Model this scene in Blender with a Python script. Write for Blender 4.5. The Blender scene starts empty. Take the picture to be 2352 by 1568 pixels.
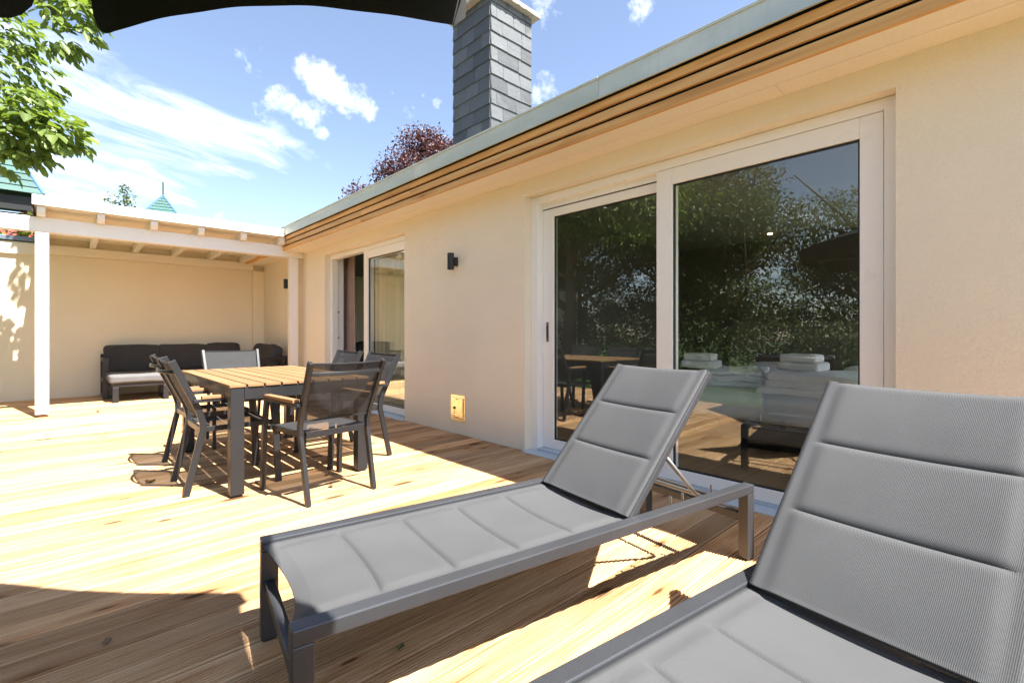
import bpy, bmesh, math, random
import numpy as np
from mathutils import Vector, Matrix, noise
R = math.radians
PI = math.pi
random.seed(7)
rng = np.random.default_rng(11)
SC = bpy.context.scene
COL = SC.collection

# ------------------------------------------------------------------ camera, world, sun, exposure
CAM_H = 1.08
cam_d = bpy.data.cameras.new('camera')
cam = bpy.data.objects.new('camera', cam_d)
COL.objects.link(cam)
cam.location = (0, 0, CAM_H)
cam.rotation_euler = (R(90), 0, R(-43.3))
cam_d.sensor_width = 36.0
cam_d.lens = 36.0 * 1100.0 / 2352.0
cam_d.shift_y = -0.0082
cam_d.clip_start = 0.02
cam_d.clip_end = 900
SC.camera = cam

SUN = Vector((0.115, -0.60, 1.0)).normalized()
sun_d = bpy.data.lights.new('sun', 'SUN')
sun_d.energy = 3.0
sun_d.angle = R(0.55)
sun_d.color = (1.0, 0.965, 0.91)
sun = bpy.data.objects.new('sun', sun_d)
COL.objects.link(sun)
sun.rotation_euler = SUN.to_track_quat('Z', 'Y').to_euler()
sun.location = (2, -12, 20)

SC.view_settings.view_transform = 'Standard'
SC.view_settings.look = 'None'
SC.view_settings.gamma = 1
SC.view_settings.use_curve_mapping = False
SC.view_settings.exposure = 2.62
SC.cycles.max_bounces = 10
SC.cycles.diffuse_bounces = 5
SC.cycles.transparent_max_bounces = 16
SC.cycles.sample_clamp_indirect = 6

CF = Vector((math.sin(R(43.3)), math.cos(R(43.3)), 0))
CR = Vector((math.cos(R(43.3)), -math.sin(R(43.3)), 0))
def sky_dir(u, v):
    d = CF + CR * ((u - 1176) / 1100.0) + Vector((0, 0, (765 - v) / 1100.0))
    return d.normalized()
def to_pix(p):
    p = np.asarray(p)
    d = p[..., 0] * CF.x + p[..., 1] * CF.y
    r = p[..., 0] * CR.x + p[..., 1] * CR.y
    d = np.where(d < 0.05, 0.05, d)
    return 1176 + 1100 * r / d, 765 - 1100 * (p[..., 2] - CAM_H) / d, d

world = bpy.data.worlds.new('World')
SC.world = world
world.use_nodes = True
wn, wl = world.node_tree.nodes, world.node_tree.links
wn.clear()
def wnode(t, **kw):
    n = wn.new(t)
    for k, v in kw.items():
        setattr(n, k, v)
    return n
def wmath(op, a, b=None, c=None, clamp=False):
    n = wnode('ShaderNodeMath', operation=op, use_clamp=clamp)
    for i, x in enumerate((a, b, c)):
        if x is None:
            continue
        if isinstance(x, (int, float)):
            n.inputs[i].default_value = x
        else:
            wl.new(x, n.inputs[i])
    return n.outputs[0]
def wmap(x, a, b, c=0.0, d=1.0, smooth=True):
    n = wnode('ShaderNodeMapRange')
    n.interpolation_type = 'SMOOTHSTEP' if smooth else 'LINEAR'
    wl.new(x, n.inputs[0])
    for i, q in enumerate((a, b, c, d)):
        n.inputs[i + 1].default_value = q
    return n.outputs[0]
sky = wnode('ShaderNodeTexSky', sky_type='NISHITA')
sky.sun_disc = False
sky.sun_elevation = math.asin(SUN.z)
sky.sun_rotation = math.atan2(SUN.x, SUN.y)
sky.altitude = 300
sky.air_density = 1.0
sky.dust_density = 0.3
sky.ozone_density = 3.2
tc = wnode('ShaderNodeTexCoord')
sep = wnode('ShaderNodeSeparateXYZ'); wl.new(tc.outputs['Generated'], sep.inputs[0])
zz = wmath('ADD', wmath('MAXIMUM', sep.outputs[2], 0.0), 0.15)
px = wmath('DIVIDE', sep.outputs[0], zz)
py = wmath('DIVIDE', sep.outputs[1], zz)
al = wmath('ADD', wmath('MULTIPLY', px, 0.94), wmath('MULTIPLY', py, 0.34))
ac = wmath('ADD', wmath('MULTIPLY', px, -0.34), wmath('MULTIPLY', py, 0.94))
def wvec(a, b, c=0.0):
    n = wnode('ShaderNodeCombineXYZ')
    for i, x in enumerate((a, b, c)):
        if isinstance(x, (int, float)):
            n.inputs[i].default_value = x
        else:
            wl.new(x, n.inputs[i])
    return n.outputs[0]
def wnoise(vec, scale, detail=8, rough=0.55, dist=0.0):
    n = wnode('ShaderNodeTexNoise')
    wl.new(vec, n.inputs['Vector'])
    n.inputs['Scale'].default_value = scale
    n.inputs['Detail'].default_value = detail
    n.inputs['Roughness'].default_value = rough
    n.inputs['Distortion'].default_value = dist
    return n.outputs['Fac']
n_st = wnoise(wvec(wmath('MULTIPLY', al, 1.5), wmath('MULTIPLY', ac, 3.9)), 1.35, 10, 0.62, 0.75)
n_lg = wnoise(wvec(wmath('MULTIPLY', al, 1.0), wmath('MULTIPLY', ac, 1.9), 3.3), 0.9, 4, 0.5)
band = wmath('MULTIPLY', wmap(ac, 1.22, 1.60), wmap(ac, 2.2, 3.6, 1.0, 0.5))
side = wmap(al, 1.62, 1.10)                       # the band thins out to the north-east
far_field = wmap(ac, 0.25, -0.9, 0.0, 0.95)        # heavy cloud behind the camera, added to fill the shade
cover = wmath('MAXIMUM', wmath('MULTIPLY', band, wmath('MAXIMUM', side, 0.25)), far_field)
dens = wmath('ADD', wmath('MULTIPLY', n_st, 0.75), wmath('MULTIPLY', n_lg, 0.30))
thr = wmath('SUBTRACT', 0.735, wmath('MULTIPLY', cover, 0.42))
cirrus = wmath('MULTIPLY', wmath('SUBTRACT', dens, thr), 1.55, clamp=True)
cirrus = wmath('MULTIPLY', wmath('MULTIPLY', wmap(cirrus, 0.0, 1.0), wmath('ADD', wmath('MULTIPLY', n_st, 2.6), -0.50)), wmap(ac, -0.3, 1.0, 0.95, 0.68))
# cumulus puffs
n_cu = wnoise(tc.outputs['Generated'], 19.0, 10, 0.62, 0.15)
n_cu2 = wnoise(tc.outputs['Generated'], 60.0, 6, 0.6, 0.0)
blob = None
for (u, v, r, s) in [(690, 160, .034, 1), (722, 182, .046, 1), (765, 205, .052, 1), (805, 235, .050, 1), (845, 265, .038, .9),
                     (655, 232, .045, .95), (700, 262, .048, 1), (735, 305, .026, .9), (620, 290, .06, .7),
                     (915, 212, .034, .8), (940, 250, .024, .8), (968, 225, .026, .55), (1005, 235, .03, .45),
                     (1255, 8, .050, .85), (1470, 12, .040, .8), (1240, 215, .05, .6), (545, 120, .05, .55), (610, 140, .05, .42),
                     (845, 335, .035, .4), (520, 495, .03, .5), (560, 512, .03, .5)]:
    c = sky_dir(u, v)
    dp = wnode('ShaderNodeVectorMath', operation='DISTANCE')
    wl.new(tc.outputs['Generated'], dp.inputs[0])
    dp.inputs[1].default_value = c
    k = wmath('MULTIPLY', wmap(dp.outputs['Value'], r * 1.25, 0.0, 0.0, 1.0, True), s)
    blob = k if blob is None else wmath('MAXIMUM', blob, k)
cum = wmath('SUBTRACT', wmath('ADD', blob, wmath('MULTIPLY', wmath('ADD', wmath('MULTIPLY', n_cu, .72), wmath('MULTIPLY', n_cu2, .28)), 3.0)), 1.86)
cum = wmath('MULTIPLY', wmath('MULTIPLY', wmap(cum, 0.0, 1.25), wmap(blob, 0.0, 0.3)), .55)
cloud = wmath('MAXIMUM', cirrus, cum)
hor = wmap(sep.outputs[2], -0.02, 0.05)
cloud = wmath('MULTIPLY', wmath('MAXIMUM', cloud, 0.02), hor)
mixc = wnode('ShaderNodeMix', data_type='RGBA')
wl.new(cloud, mixc.inputs[0])
wb = wnode('ShaderNodeMix', data_type='RGBA', blend_type='MULTIPLY'); wb.inputs[0].default_value = 1.0
wl.new(sky.outputs[0], wb.inputs[6]); wb.inputs[7].default_value = (1.02, .91, .86, 1)
wl.new(wb.outputs[2], mixc.inputs[6])
mixc.inputs[7].default_value = (12.0, 12.0, 11.8, 1)
bg = wnode('ShaderNodeBackground'); bg.inputs[1].default_value = 0.053
wl.new(mixc.outputs[2], bg.inputs[0])
wo = wnode('ShaderNodeOutputWorld'); wl.new(bg.outputs[0], wo.inputs[0])

# ------------------------------------------------------------------ material helpers
class NT:
    def __init__(s, name):
        s.m = bpy.data.materials.new(name); s.m.use_nodes = True
        s.n = s.m.node_tree.nodes; s.l = s.m.node_tree.links
        s.b = s.n['Principled BSDF']; s.out = s.n['Material Output']
    def node(s, t, **kw):
        n = s.n.new(t)
        for k, v in kw.items(): setattr(n, k, v)
        return n
    def put(s, sock, x):
        if isinstance(x, bpy.types.NodeSocket): s.l.new(x, sock)
        else: sock.default_value = x
    def math(s, op, a, b=None, c=None, clamp=False):
        n = s.node('ShaderNodeMath', operation=op, use_clamp=clamp)
        for i, x in enumerate((a, b, c)):
            if x is not None: s.put(n.inputs[i], x)
        return n.outputs[0]
    def vmath(s, op, a, b):
        n = s.node('ShaderNodeVectorMath', operation=op)
        s.put(n.inputs[0], a); s.put(n.inputs[1], b)
        return n.outputs[0]
    def coord(s, kind='Object'):
        return s.node('ShaderNodeTexCoord').outputs[kind]
    def rand(s): return s.node('ShaderNodeObjectInfo').outputs['Random']
    def island(s): return s.node('ShaderNodeNewGeometry').outputs['Random Per Island']
    def noise(s, vec, scale, detail=4, rough=.5, dist=0):
        n = s.node('ShaderNodeTexNoise'); s.put(n.inputs['Vector'], vec)
        n.inputs['Scale'].default_value = scale; n.inputs['Detail'].default_value = detail
        n.inputs['Roughness'].default_value = rough; n.inputs['Distortion'].default_value = dist
        return n.outputs['Fac']
    def vor(s, vec, scale, out='Distance', feature='F1'):
        n = s.node('ShaderNodeTexVoronoi', feature=feature); s.put(n.inputs['Vector'], vec)
        n.inputs['Scale'].default_value = scale
        return n.outputs[out]
    def ramp(s, x, stops):
        n = s.node('ShaderNodeValToRGB'); s.put(n.inputs[0], x)
        e = n.color_ramp.elements
        while len(e) < len(stops): e.new(.5)
        for q, (p, c) in zip(e, stops):
            q.position = p; q.color = (c[0], c[1], c[2], 1)
        return n.outputs[0]
    def map(s, x, a, b, c=0., d=1., smooth=False):
        n = s.node('ShaderNodeMapRange')
        if smooth: n.interpolation_type = 'SMOOTHSTEP'
        s.put(n.inputs[0], x)
        for i, q in enumerate((a, b, c, d)): n.inputs[i + 1].default_value = q
        return n.outputs[0]
    def mix(s, f, a, b, blend='MIX'):
        n = s.node('ShaderNodeMix', data_type='RGBA', blend_type=blend)
        s.put(n.inputs[0], f)
        s.put(n.inputs[6], a if isinstance(a, bpy.types.NodeSocket) else (*a, 1))
        s.put(n.inputs[7], b if isinstance(b, bpy.types.NodeSocket) else (*b, 1))
        return n.outputs[2]
    def scalec(s, col, k):
        n = s.node('ShaderNodeVectorMath', operation='SCALE')
        s.put(n.inputs[0], col); s.put(n.inputs['Scale'], k)
        return n.outputs[0]
    def bump(s, h, dist=.002, strength=1.0, nrm=None):
        n = s.node('ShaderNodeBump'); s.put(n.inputs['Height'], h)
        n.inputs['Distance'].default_value = dist; n.inputs['Strength'].default_value = strength
        if nrm is not None: s.l.new(nrm, n.inputs['Normal'])
        s.l.new(n.outputs[0], s.b.inputs['Normal'])
        return n.outputs[0]
    def set(s, col=None, rough=None, metal=None, spec=None):
        if col is not None: s.put(s.b.inputs['Base Color'], col if isinstance(col, bpy.types.NodeSocket) else (*col, 1))
        if rough is not None: s.put(s.b.inputs['Roughness'], rough)
        if metal is not None: s.put(s.b.inputs['Metallic'], metal)
        if spec is not None: s.put(s.b.inputs['Specular IOR Level'], spec)
        return s.m
M = {}
def shifted(t, amount=37.0):
    v = t.node('ShaderNodeCombineXYZ')
    r = t.rand()
    t.l.new(t.math('MULTIPLY', r, amount), v.inputs[0])
    t.l.new(t.math('MULTIPLY', r, amount * 1.7), v.inputs[1])
    t.l.new(t.math('MULTIPLY', r, amount * 2.3), v.inputs[2])
    return t.vmath('ADD', t.coord(), v.outputs[0])

def mat_board(name, lo, mid, hi, knot, axis='x', rough=.62, vary=.35, knots=True, sy=1.0):
    """sawn timber with grain along one axis"""
    t = NT(name)
    v = shifted(t)
    k = {'x': (1, 1, 1), 'y': (1, 1, 1)}[axis]
    st = (2.2, 75, 75) if axis == 'x' else (34, 0.9, 34)
    g = t.noise(t.vmath('MULTIPLY', v, st), 1.0, 6, .62, .6)
    st2 = (1.0, 12, 12) if axis == 'x' else (7, .5, 7)
    g2 = t.noise(t.vmath('MULTIPLY', v, st2), 1.0, 3, .5, .8)
    f = t.math('ADD', t.math('MULTIPLY', g, .65), t.math('MULTIPLY', g2, .45))
    c = t.ramp(f, [(.36, lo), (.52, mid), (.70, hi)])
    if knots:
        kv = t.vmath('MULTIPLY', v, (2.3, 9.0 * sy, 0.01) if axis == 'x' else (.01, 2.0, 13.0))
        vd = t.vor(kv, 1.0)
        vc = t.vor(kv, 1.0, 'Color')
        sp = t.node('ShaderNodeSeparateColor'); t.l.new(vc, sp.inputs[0])
        size = t.map(sp.outputs[0], .10, 1.0, 0.0, .27)
        halo = t.math('SUBTRACT', 1.0, t.math('DIVIDE', vd, t.math('ADD', t.math('MULTIPLY', size, 2.6), .001)), clamp=True)
        core = t.math('SUBTRACT', 1.0, t.math('DIVIDE', vd, t.math('ADD', size, .001)), clamp=True)
        c = t.mix(t.math('MULTIPLY', halo, .75), c, tuple(x * q for x, q in zip(mid, (.72, .52, .34))))
        c = t.mix(t.map(core, .1, .45), c, knot)
    r = t.rand()
    br = t.map(r, 0, 1, 1 - vary, 1 + vary * .45)
    r2 = t.math('FRACT', t.math('MULTIPLY', r, 17.31))
    tint = t.mix(r2, (1.0, 1.0, 1.0), (1.0, .90, .78))
    c = t.mix(1.0, c, tint, 'MULTIPLY')
    c = t.scalec(c, br)
    t.bump(g, .0012, .6)
    t.set(c, t.map(g, 0, 1, rough - .08, rough + .12), spec=.3)
    M[name] = t.m
mat_board('deck_wood', (.33, .17, .066), (.58, .360, .185), (.70, .485, .295), (.13, .060, .022))
mat_board('eave_wood', (.46, .235, .08), (.70, .42, .165), (.80, .53, .24), (.10, .035, .012), axis='y', vary=.22)
mat_board('table_wood', (.22, .125, .056), (.265, .155, .072), (.30, .185, .09), (.4, .25, .1), axis='y', knots=False, vary=.10)
mat_board('arm_wood', (.25, .135, .07), (.31, .18, .095), (.35, .22, .12), (.4, .25, .1), axis='y', knots=False, vary=.08)
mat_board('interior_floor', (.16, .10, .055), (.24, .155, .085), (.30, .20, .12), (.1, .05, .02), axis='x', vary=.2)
mat_board('teal_boards', (.038, .098, .094), (.052, .122, .115), (.072, .145, .135), (.2, .4, .4), axis='x', knots=False, vary=.12)

def mat_stucco(name, col, scale=150, d=.0022):
    t = NT(name)
    v = t.coord()
    a = t.noise(v, scale, 4, .65)
    b = t.noise(v, scale * .35, 3, .5)
    w = t.noise(v, .7, 4, .55)
    c = t.scalec(t.mix(t.map(w, .3, .7), col, tuple(x * y for x, y in zip(col, (.945, .93, .90)))), t.map(a, .3, .7, .95, 1.03))
    t.bump(t.math('ADD', a, t.math('MULTIPLY', b, 1.1)), d * 1.6, 1.0)
    t.set(c, .88, spec=.2)
    M[name] = t.m
mat_stucco('wall_render', (.88, .80, .655))
mat_stucco('garden_render', (.87, .775, .60), 120, .0018)

def mat_paint(name, col, rough=.4, bump=.0003, scale=60, vary=.03, spec=.5):
    t = NT(name)
    v = t.coord()
    a = t.noise(v, scale, 3, .5); b = t.noise(v, 1.7, 4, .6)
    c = t.scalec(t.mix(b, col, tuple(x * (1 - vary * 2) for x in col)), t.map(a, .3, .7, 1 - vary, 1 + vary))
    if bump: t.bump(a, bump, .5)
    t.set(c, t.map(b, .3, .7, rough - .05, rough + .06), spec=spec)
    M[name] = t.m
mat_paint('cream_paint', (.86, .78, .64), .55)
mat_paint('white_paint', (.84, .80, .735), .5)
mat_paint('frame_white', (.87, .855, .81), .32, .00005, 60, .006)
mat_paint('frame_seal', (.015, .015, .016), .5)
mat_paint('sill_metal', (.52, .58, .63), .35)
mat_paint('dark_gap', (.004, .0035, .003), .8)
mat_paint('lamp_black', (.018, .018, .020), .45)
mat_paint('umbrella_black', (.010, .0095, .0095), .85, .0006, 250)
mat_paint('umbrella_pole', (.05, .05, .052), .4)
mat_paint('cap_mortar', (.42, .36, .27), .9, .004, 40, .14)
mat_paint('roof_membrane', (.20, .20, .20), .9)
mat_paint('brown_paint', (.045, .022, .014), .7)
mat_paint('blue_paint', (.10, .20, .42), .5)
mat_paint('red_paint', (.55, .09, .07), .55)
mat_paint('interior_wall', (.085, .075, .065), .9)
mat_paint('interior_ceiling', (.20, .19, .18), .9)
mat_paint('headboard', (.10, .085, .07), .8)
mat_paint('bark', (.14, .10, .07), .95, .01, 18, .2)
mat_paint('kerb_stone', (.20, .19, .18), .9, .002, 50, .1)
mat_paint('rubber', (.02, .02, .02), .7)

def mat_fabric(name, col, scale, rough=.85, bump=.0004, transp=0.0, vary=.16, sheen=.0):
    t = NT(name)
    v = t.coord()
    sv = t.vmath('MULTIPLY', v, (scale,) * 3)
    sp = t.node('ShaderNodeSeparateXYZ'); t.l.new(sv, sp.inputs[0])
    sx = t.math('SINE', t.math('MULTIPLY', sp.outputs[0], 2 * PI))
    s2 = t.math('SINE', t.math('MULTIPLY', t.math('ADD', sp.outputs[1], t.math('MULTIPLY', sp.outputs[2], 1.0)), 2 * PI))
    w = t.math('MULTIPLY', sx, s2)
    n = t.noise(v, 900, 2, .6); n2 = t.noise(v, 5, 4, .6)
    f = t.math('ADD', t.math('MULTIPLY', w, .5), .5)
    c = t.scalec(t.mix(f, tuple(x * (1 - vary) for x in col), tuple(x * (1 + vary) for x in col)), t.map(n2, .3, .7, .94, 1.05))
    c = t.scalec(c, t.map(n, .3, .7, .93, 1.07))
    t.bump(t.math('ADD', w, n), bump, .6)
    t.set(c, rough, spec=.25)
    if sheen: t.b.inputs['Sheen Weight'].default_value = sheen
    if transp:
        tr = t.node('ShaderNodeBsdfTransparent')
        mx = t.node('ShaderNodeMixShader'); mx.inputs[0].default_value = transp
        t.l.new(t.b.outputs[0], mx.inputs[1]); t.l.new(tr.outputs[0], mx.inputs[2])
        t.l.new(mx.outputs[0], t.out.inputs[0])
    M[name] = t.m
mat_fabric('lounger_mesh', (.084, .085, .087), 300, .62, .0007, vary=.22)
mat_fabric('chair_mesh', (.040, .039, .040), 350, .7, .0003, transp=.15)
mat_fabric('cushion_dark', (.062, .058, .057), 260, .9, .0006)
mat_fabric('cushion_grey', (.14, .138, .138), 260, .9, .0006)
mat_fabric('cushion_shade', (.085, .078, .074), 260, .9, .0006)
mat_fabric('bed_linen', (.85, .85, .87), 120, .9, .002, vary=.05)
mat_fabric('bed_sheet', (.62, .63, .66), 160, .9, .001, vary=.05)
mat_fabric('towel', (.88, .87, .86), 200, .95, .003, vary=.06)
mat_fabric('drape', (.40, .29, .24), 220, .9, .0006, vary=.06)
# sheer curtain
t = NT('sheer_curtain'); t.set((.88, .78, .60), .9)
tl = t.node('ShaderNodeBsdfTranslucent'); tl.inputs[0].default_value = (.80, .70, .52, 1)
tr = t.node('ShaderNodeBsdfTransparent')
m1 = t.node('ShaderNodeMixShader'); m1.inputs[0].default_value = .4
t.l.new(t.b.outputs[0], m1.inputs[1]); t.l.new(tl.outputs[0], m1.inputs[2])
m2 = t.node('ShaderNodeMixShader'); m2.inputs[0].default_value = .18
t.l.new(m1.outputs[0], m2.inputs[1]); t.l.new(tr.outputs[0], m2.inputs[2]); t.l.new(m2.outputs[0], t.out.inputs[0])
M['sheer_curtain'] = t.m

# powder-coated metal with fine sparkle
def mat_coat(name, col, rough=.38, metal=.35):
    t = NT(name)
    v = t.coord()
    sp_ = t.noise(v, 700, 1, .5)
    b = t.noise(v, 3, 4, .6)
    c = t.scalec(t.mix(t.map(sp_, .62, .74), col, tuple(min(1, x * 2.2) for x in col)), t.map(b, .3, .7, .93, 1.07))
    t.bump(sp_, .0002, .4)
    t.set(c, t.map(b, .2, .8, rough - .06, rough + .08), metal)
    M[name] = t.m
mat_coat('anthracite', (.030, .030, .032))
mat_coat('lounger_frame', (.066, .069, .076), .40, .5)
mat_coat('steel', (.45, .44, .42), .30, 1.0)
mat_coat('strut_metal', (.22, .215, .205), .36, .8)

# zinc flashing
t = NT('zinc')
v = t.vmath('MULTIPLY', t.coord(), (1, .5, 2.0))
a = t.noise(v, 2.2, 6, .6, .4); b = t.noise(t.vmath('MULTIPLY', t.coord(), (1, 6, .7)), 3.0, 5, .6)
c = t.mix(t.map(a, .35, .65), (.52, .56, .49), (.68, .70, .62))
c = t.mix(t.map(b, .48, .75, 0, .45), c, (.52, .57, .44))
t.set(c, t.map(a, .3, .7, .42, .58), .35); M['zinc'] = t.m
mat_coat('coping_metal', (.16, .20, .24), .45, .5)

# slate
t = NT('slate')
v = shifted(t, 9)
a = t.noise(t.vmath('MULTIPLY', v, (1, 1, 3)), 9, 6, .65, .5)
r = t.rand()
c = t.mix(a, (.055, .060, .063), (.12, .126, .128))
c = t.scalec(c, t.map(r, 0, 1, .62, 1.3))
vn = t.noise(v, 2.3, 3, .5)
c = t.mix(t.map(vn, .62, .8, 0, .5), c, (.22, .22, .20))
t.bump(a, .004, .7); t.set(c, t.map(a, .2, .8, .45, .62)); M['slate'] = t.m

# polished service plate
t = NT('hatch_metal')
a = t.noise(t.coord(), 14, 4, .6)
t.bump(a, .006, .5)
t.set((.90, .80, .55), t.map(a, .3, .7, .14, .26), 1.0); M['hatch_metal'] = t.m

# window glass: thin sheet, reflects and lets through
t = NT('window_glass')
lw = t.node('ShaderNodeFresnel'); t.put(lw.inputs[0], t.map(t.node('ShaderNodeNewGeometry').outputs['Backfacing'], 0, 1, 1.58, 1 / 1.58))
g = t.node('ShaderNodeBsdfGlossy'); g.inputs['Roughness'].default_value = 0.0; g.inputs['Color'].default_value = (.97, 1, .98, 1)
tr = t.node('ShaderNodeBsdfTransparent'); tr.inputs[0].default_value = (.965, .985, .97, 1)
nn = t.noise(t.coord(), 1.6, 2, .5)
bp = t.node('ShaderNodeBump'); bp.inputs['Distance'].default_value = .0016; bp.inputs['Strength'].default_value = .35
t.l.new(nn, bp.inputs['Height']); t.l.new(bp.outputs[0], g.inputs['Normal'])
mx = t.node('ShaderNodeMixShader')
t.l.new(t.math('ADD', t.math('MULTIPLY', lw.outputs[0], 1.6), .0, clamp=True), mx.inputs[0])
t.l.new(tr.outputs[0], mx.inputs[1]); t.l.new(g.outputs[0], mx.inputs[2]); t.l.new(mx.outputs[0], t.out.inputs[0])
M['window_glass'] = t.m

def mat_leaf(name, lo, hi, gloss=.45, trans=.45):
    t = NT(name)
    r = t.math('FRACT', t.math('ADD', t.island(), t.math('MULTIPLY', t.rand(), 7.0)))
    n = t.noise(t.coord(), 1.2, 3, .5)
    f = t.math('ADD', t.math('MULTIPLY', r, .7), t.math('MULTIPLY', n, .4), clamp=True)
    c = t.mix(f, lo, hi)
    t.set(c, gloss, spec=.5)
    tl = t.node('ShaderNodeBsdfTranslucent')
    t.l.new(t.mix(1.0, c, (1.15, 1.2, .42), 'MULTIPLY'), tl.inputs[0])
    mx = t.node('ShaderNodeMixShader'); mx.inputs[0].default_value = trans
    t.l.new(t.b.outputs[0], mx.inputs[1]); t.l.new(tl.outputs[0], mx.inputs[2]); t.l.new(mx.outputs[0], t.out.inputs[0])
    M[name] = t.m
mat_leaf('walnut_leaf', (.075, .125, .030), (.24, .31, .085), .38)
mat_leaf('tree_leaf', (.040, .062, .018), (.115, .140, .042), .5, .35)
mat_leaf('hedge_leaf', (.12, .17, .025), (.32, .34, .05), .5)
mat_leaf('purple_leaf', (.050, .018, .026), (.13, .048, .060), .45, .3)
mat_leaf('sprig_leaf', (.09, .13, .05), (.17, .21, .08), .5)
mat_leaf('grass_blade', (.05, .10, .02), (.12, .19, .04), .6, .3)
mat_leaf('dry_leaf', (.13, .07, .035), (.22, .13, .07), .6, .1)
mat_leaf('green_fallen', (.13, .17, .08), (.20, .23, .12), .6, .1)
t = NT('soil_grass')
a = t.noise(t.coord(), 3, 6, .6); b = t.noise(t.coord(), 60, 4, .7)
t.bump(b, .02, .8)
t.set(t.scalec(t.mix(a, (.045, .085, .02), (.09, .13, .035)), t.map(b, .3, .7, .7, 1.25)), .95); M['soil_grass'] = t.m

# ------------------------------------------------------------------ mesh helpers
class MB:
    def __init__(s): s.v = []; s.f = []
    def add(s, vs, fs):
        o = len(s.v); s.v += [tuple(p) for p in vs]; s.f += [tuple(i + o for i in q) for q in fs]; return s
    def box(s, x0, x1, y0, y1, z0, z1):
        vs = [(x0, y0, z0), (x1, y0, z0), (x1, y1, z0), (x0, y1, z0), (x0, y0, z1), (x1, y0, z1), (x1, y1, z1), (x0, y1, z1)]
        return s.add(vs, [(0, 3, 2, 1), (4, 5, 6, 7), (0, 1, 5, 4), (1, 2, 6, 5), (2, 3, 7, 6), (3, 0, 4, 7)])
    def path(s, pts, w, h, side=None, round_n=0):
        """sweep a w x h rectangle (or an n-gon tube) along pts; side = direction of the width"""
        pts = [Vector(p) for p in pts]
        rings = []
        n = len(pts)
        for i, p in enumerate(pts):
            a = (pts[i] - pts[i - 1]).normalized() if i else None
            b = (pts[i + 1] - pts[i]).normalized() if i < n - 1 else None
            t = a + b if a is not None and b is not None else (a if a is not None else b)
            t = t.normalized()
            k = 1.0
            if a is not None and b is not None:
                k = 1 / max(.35, t.dot(b))
            sd = Vector(side) if side is not None else (Vector((0, 0, 1)).cross(t) if abs(t.z) < .95 else Vector((1, 0, 0)))
            sd = (sd - t * sd.dot(t)).normalized()
            up = t.cross(sd).normalized()
            if round_n:
                ww = w if not isinstance(w, (list, tuple)) else w[i]
                rings.append([p + sd * math.cos(2 * PI * j / round_n) * ww + up * math.sin(2 * PI * j / round_n) * ww for j in range(round_n)])
            else:
                rings.append([p - sd * w / 2 - up * h / 2 * k, p + sd * w / 2 - up * h / 2 * k, p + sd * w / 2 + up * h / 2 * k, p - sd * w / 2 + up * h / 2 * k])
        m = len(rings[0]); vs = [q for r_ in rings for q in r_]; fs = []
        for i in range(n - 1):
            for j in range(m):
                fs.append((i * m + j, i * m + (j + 1) % m, (i + 1) * m + (j + 1) % m, (i + 1) * m + j))
        fs.append(tuple(range(m))[::-1]); fs.append(tuple((n - 1) * m + j for j in range(m)))
        return s.add(vs, fs)
    def grid(s, fn, nu, nv):
        vs = [fn(i / nu, j / nv) for i in range(nu + 1) for j in range(nv + 1)]
        fs = [(i * (nv + 1) + j, (i + 1) * (nv + 1) + j, (i + 1) * (nv + 1) + j + 1, i * (nv + 1) + j + 1) for i in range(nu) for j in range(nv)]
        return s.add(vs, fs)
    def mesh(s, name, mat, smooth=False):
        me = bpy.data.meshes.new(name); me.from_pydata(s.v, [], s.f)
        bm = bmesh.new(); bm.from_mesh(me); bmesh.ops.recalc_face_normals(bm, faces=bm.faces); bm.to_mesh(me); bm.free()
        if mat: me.materials.append(M[mat] if isinstance(mat, str) else mat)
        if smooth:
            me.polygons.foreach_set('use_smooth', [True] * len(me.polygons))
        return me
def put(name, me, parent=None, loc=(0, 0, 0), rot=(0, 0, 0)):
    o = bpy.data.objects.new(name, me); COL.objects.link(o)
    o.location = loc; o.rotation_euler = rot
    if parent is not None: o.parent = parent
    return o
def bevel(o, w=.004, seg=2):
    b = o.modifiers.new('bevel', 'BEVEL'); b.width = w; b.segments = seg; b.limit_method = 'ANGLE'; b.angle_limit = R(40)
    return o
def build(mb, name, mat, parent=None, smooth=False, bev=0, **kw):
    o = put(name, mb.mesh(name, mat, smooth), parent, **kw)
    if bev: bevel(o, bev)
    return o
def box(name, mat, parent, x0, x1, y0, y1, z0, z1, bev=0):
    return build(MB().box(x0, x1, y0, y1, z0, z1), name, mat, parent, bev=bev)
def empty(name, loc=(0, 0, 0), rz=0):
    o = bpy.data.objects.new(name, None); COL.objects.link(o); o.location = loc; o.rotation_euler = (0, 0, rz); o.empty_display_size = .1
    return o
def tag(o, label=None, cat=None, group=None, kind=None):
    if label: o['label'] = label
    if cat: o['category'] = cat
    if group: o['group'] = group
    if kind: o['kind'] = kind
    return o
def copy_tree(o, parent=None):
    c = o.copy(); COL.objects.link(c); c.parent = parent
    for ch in list(o.children): copy_tree(ch, c)
    return c
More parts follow.
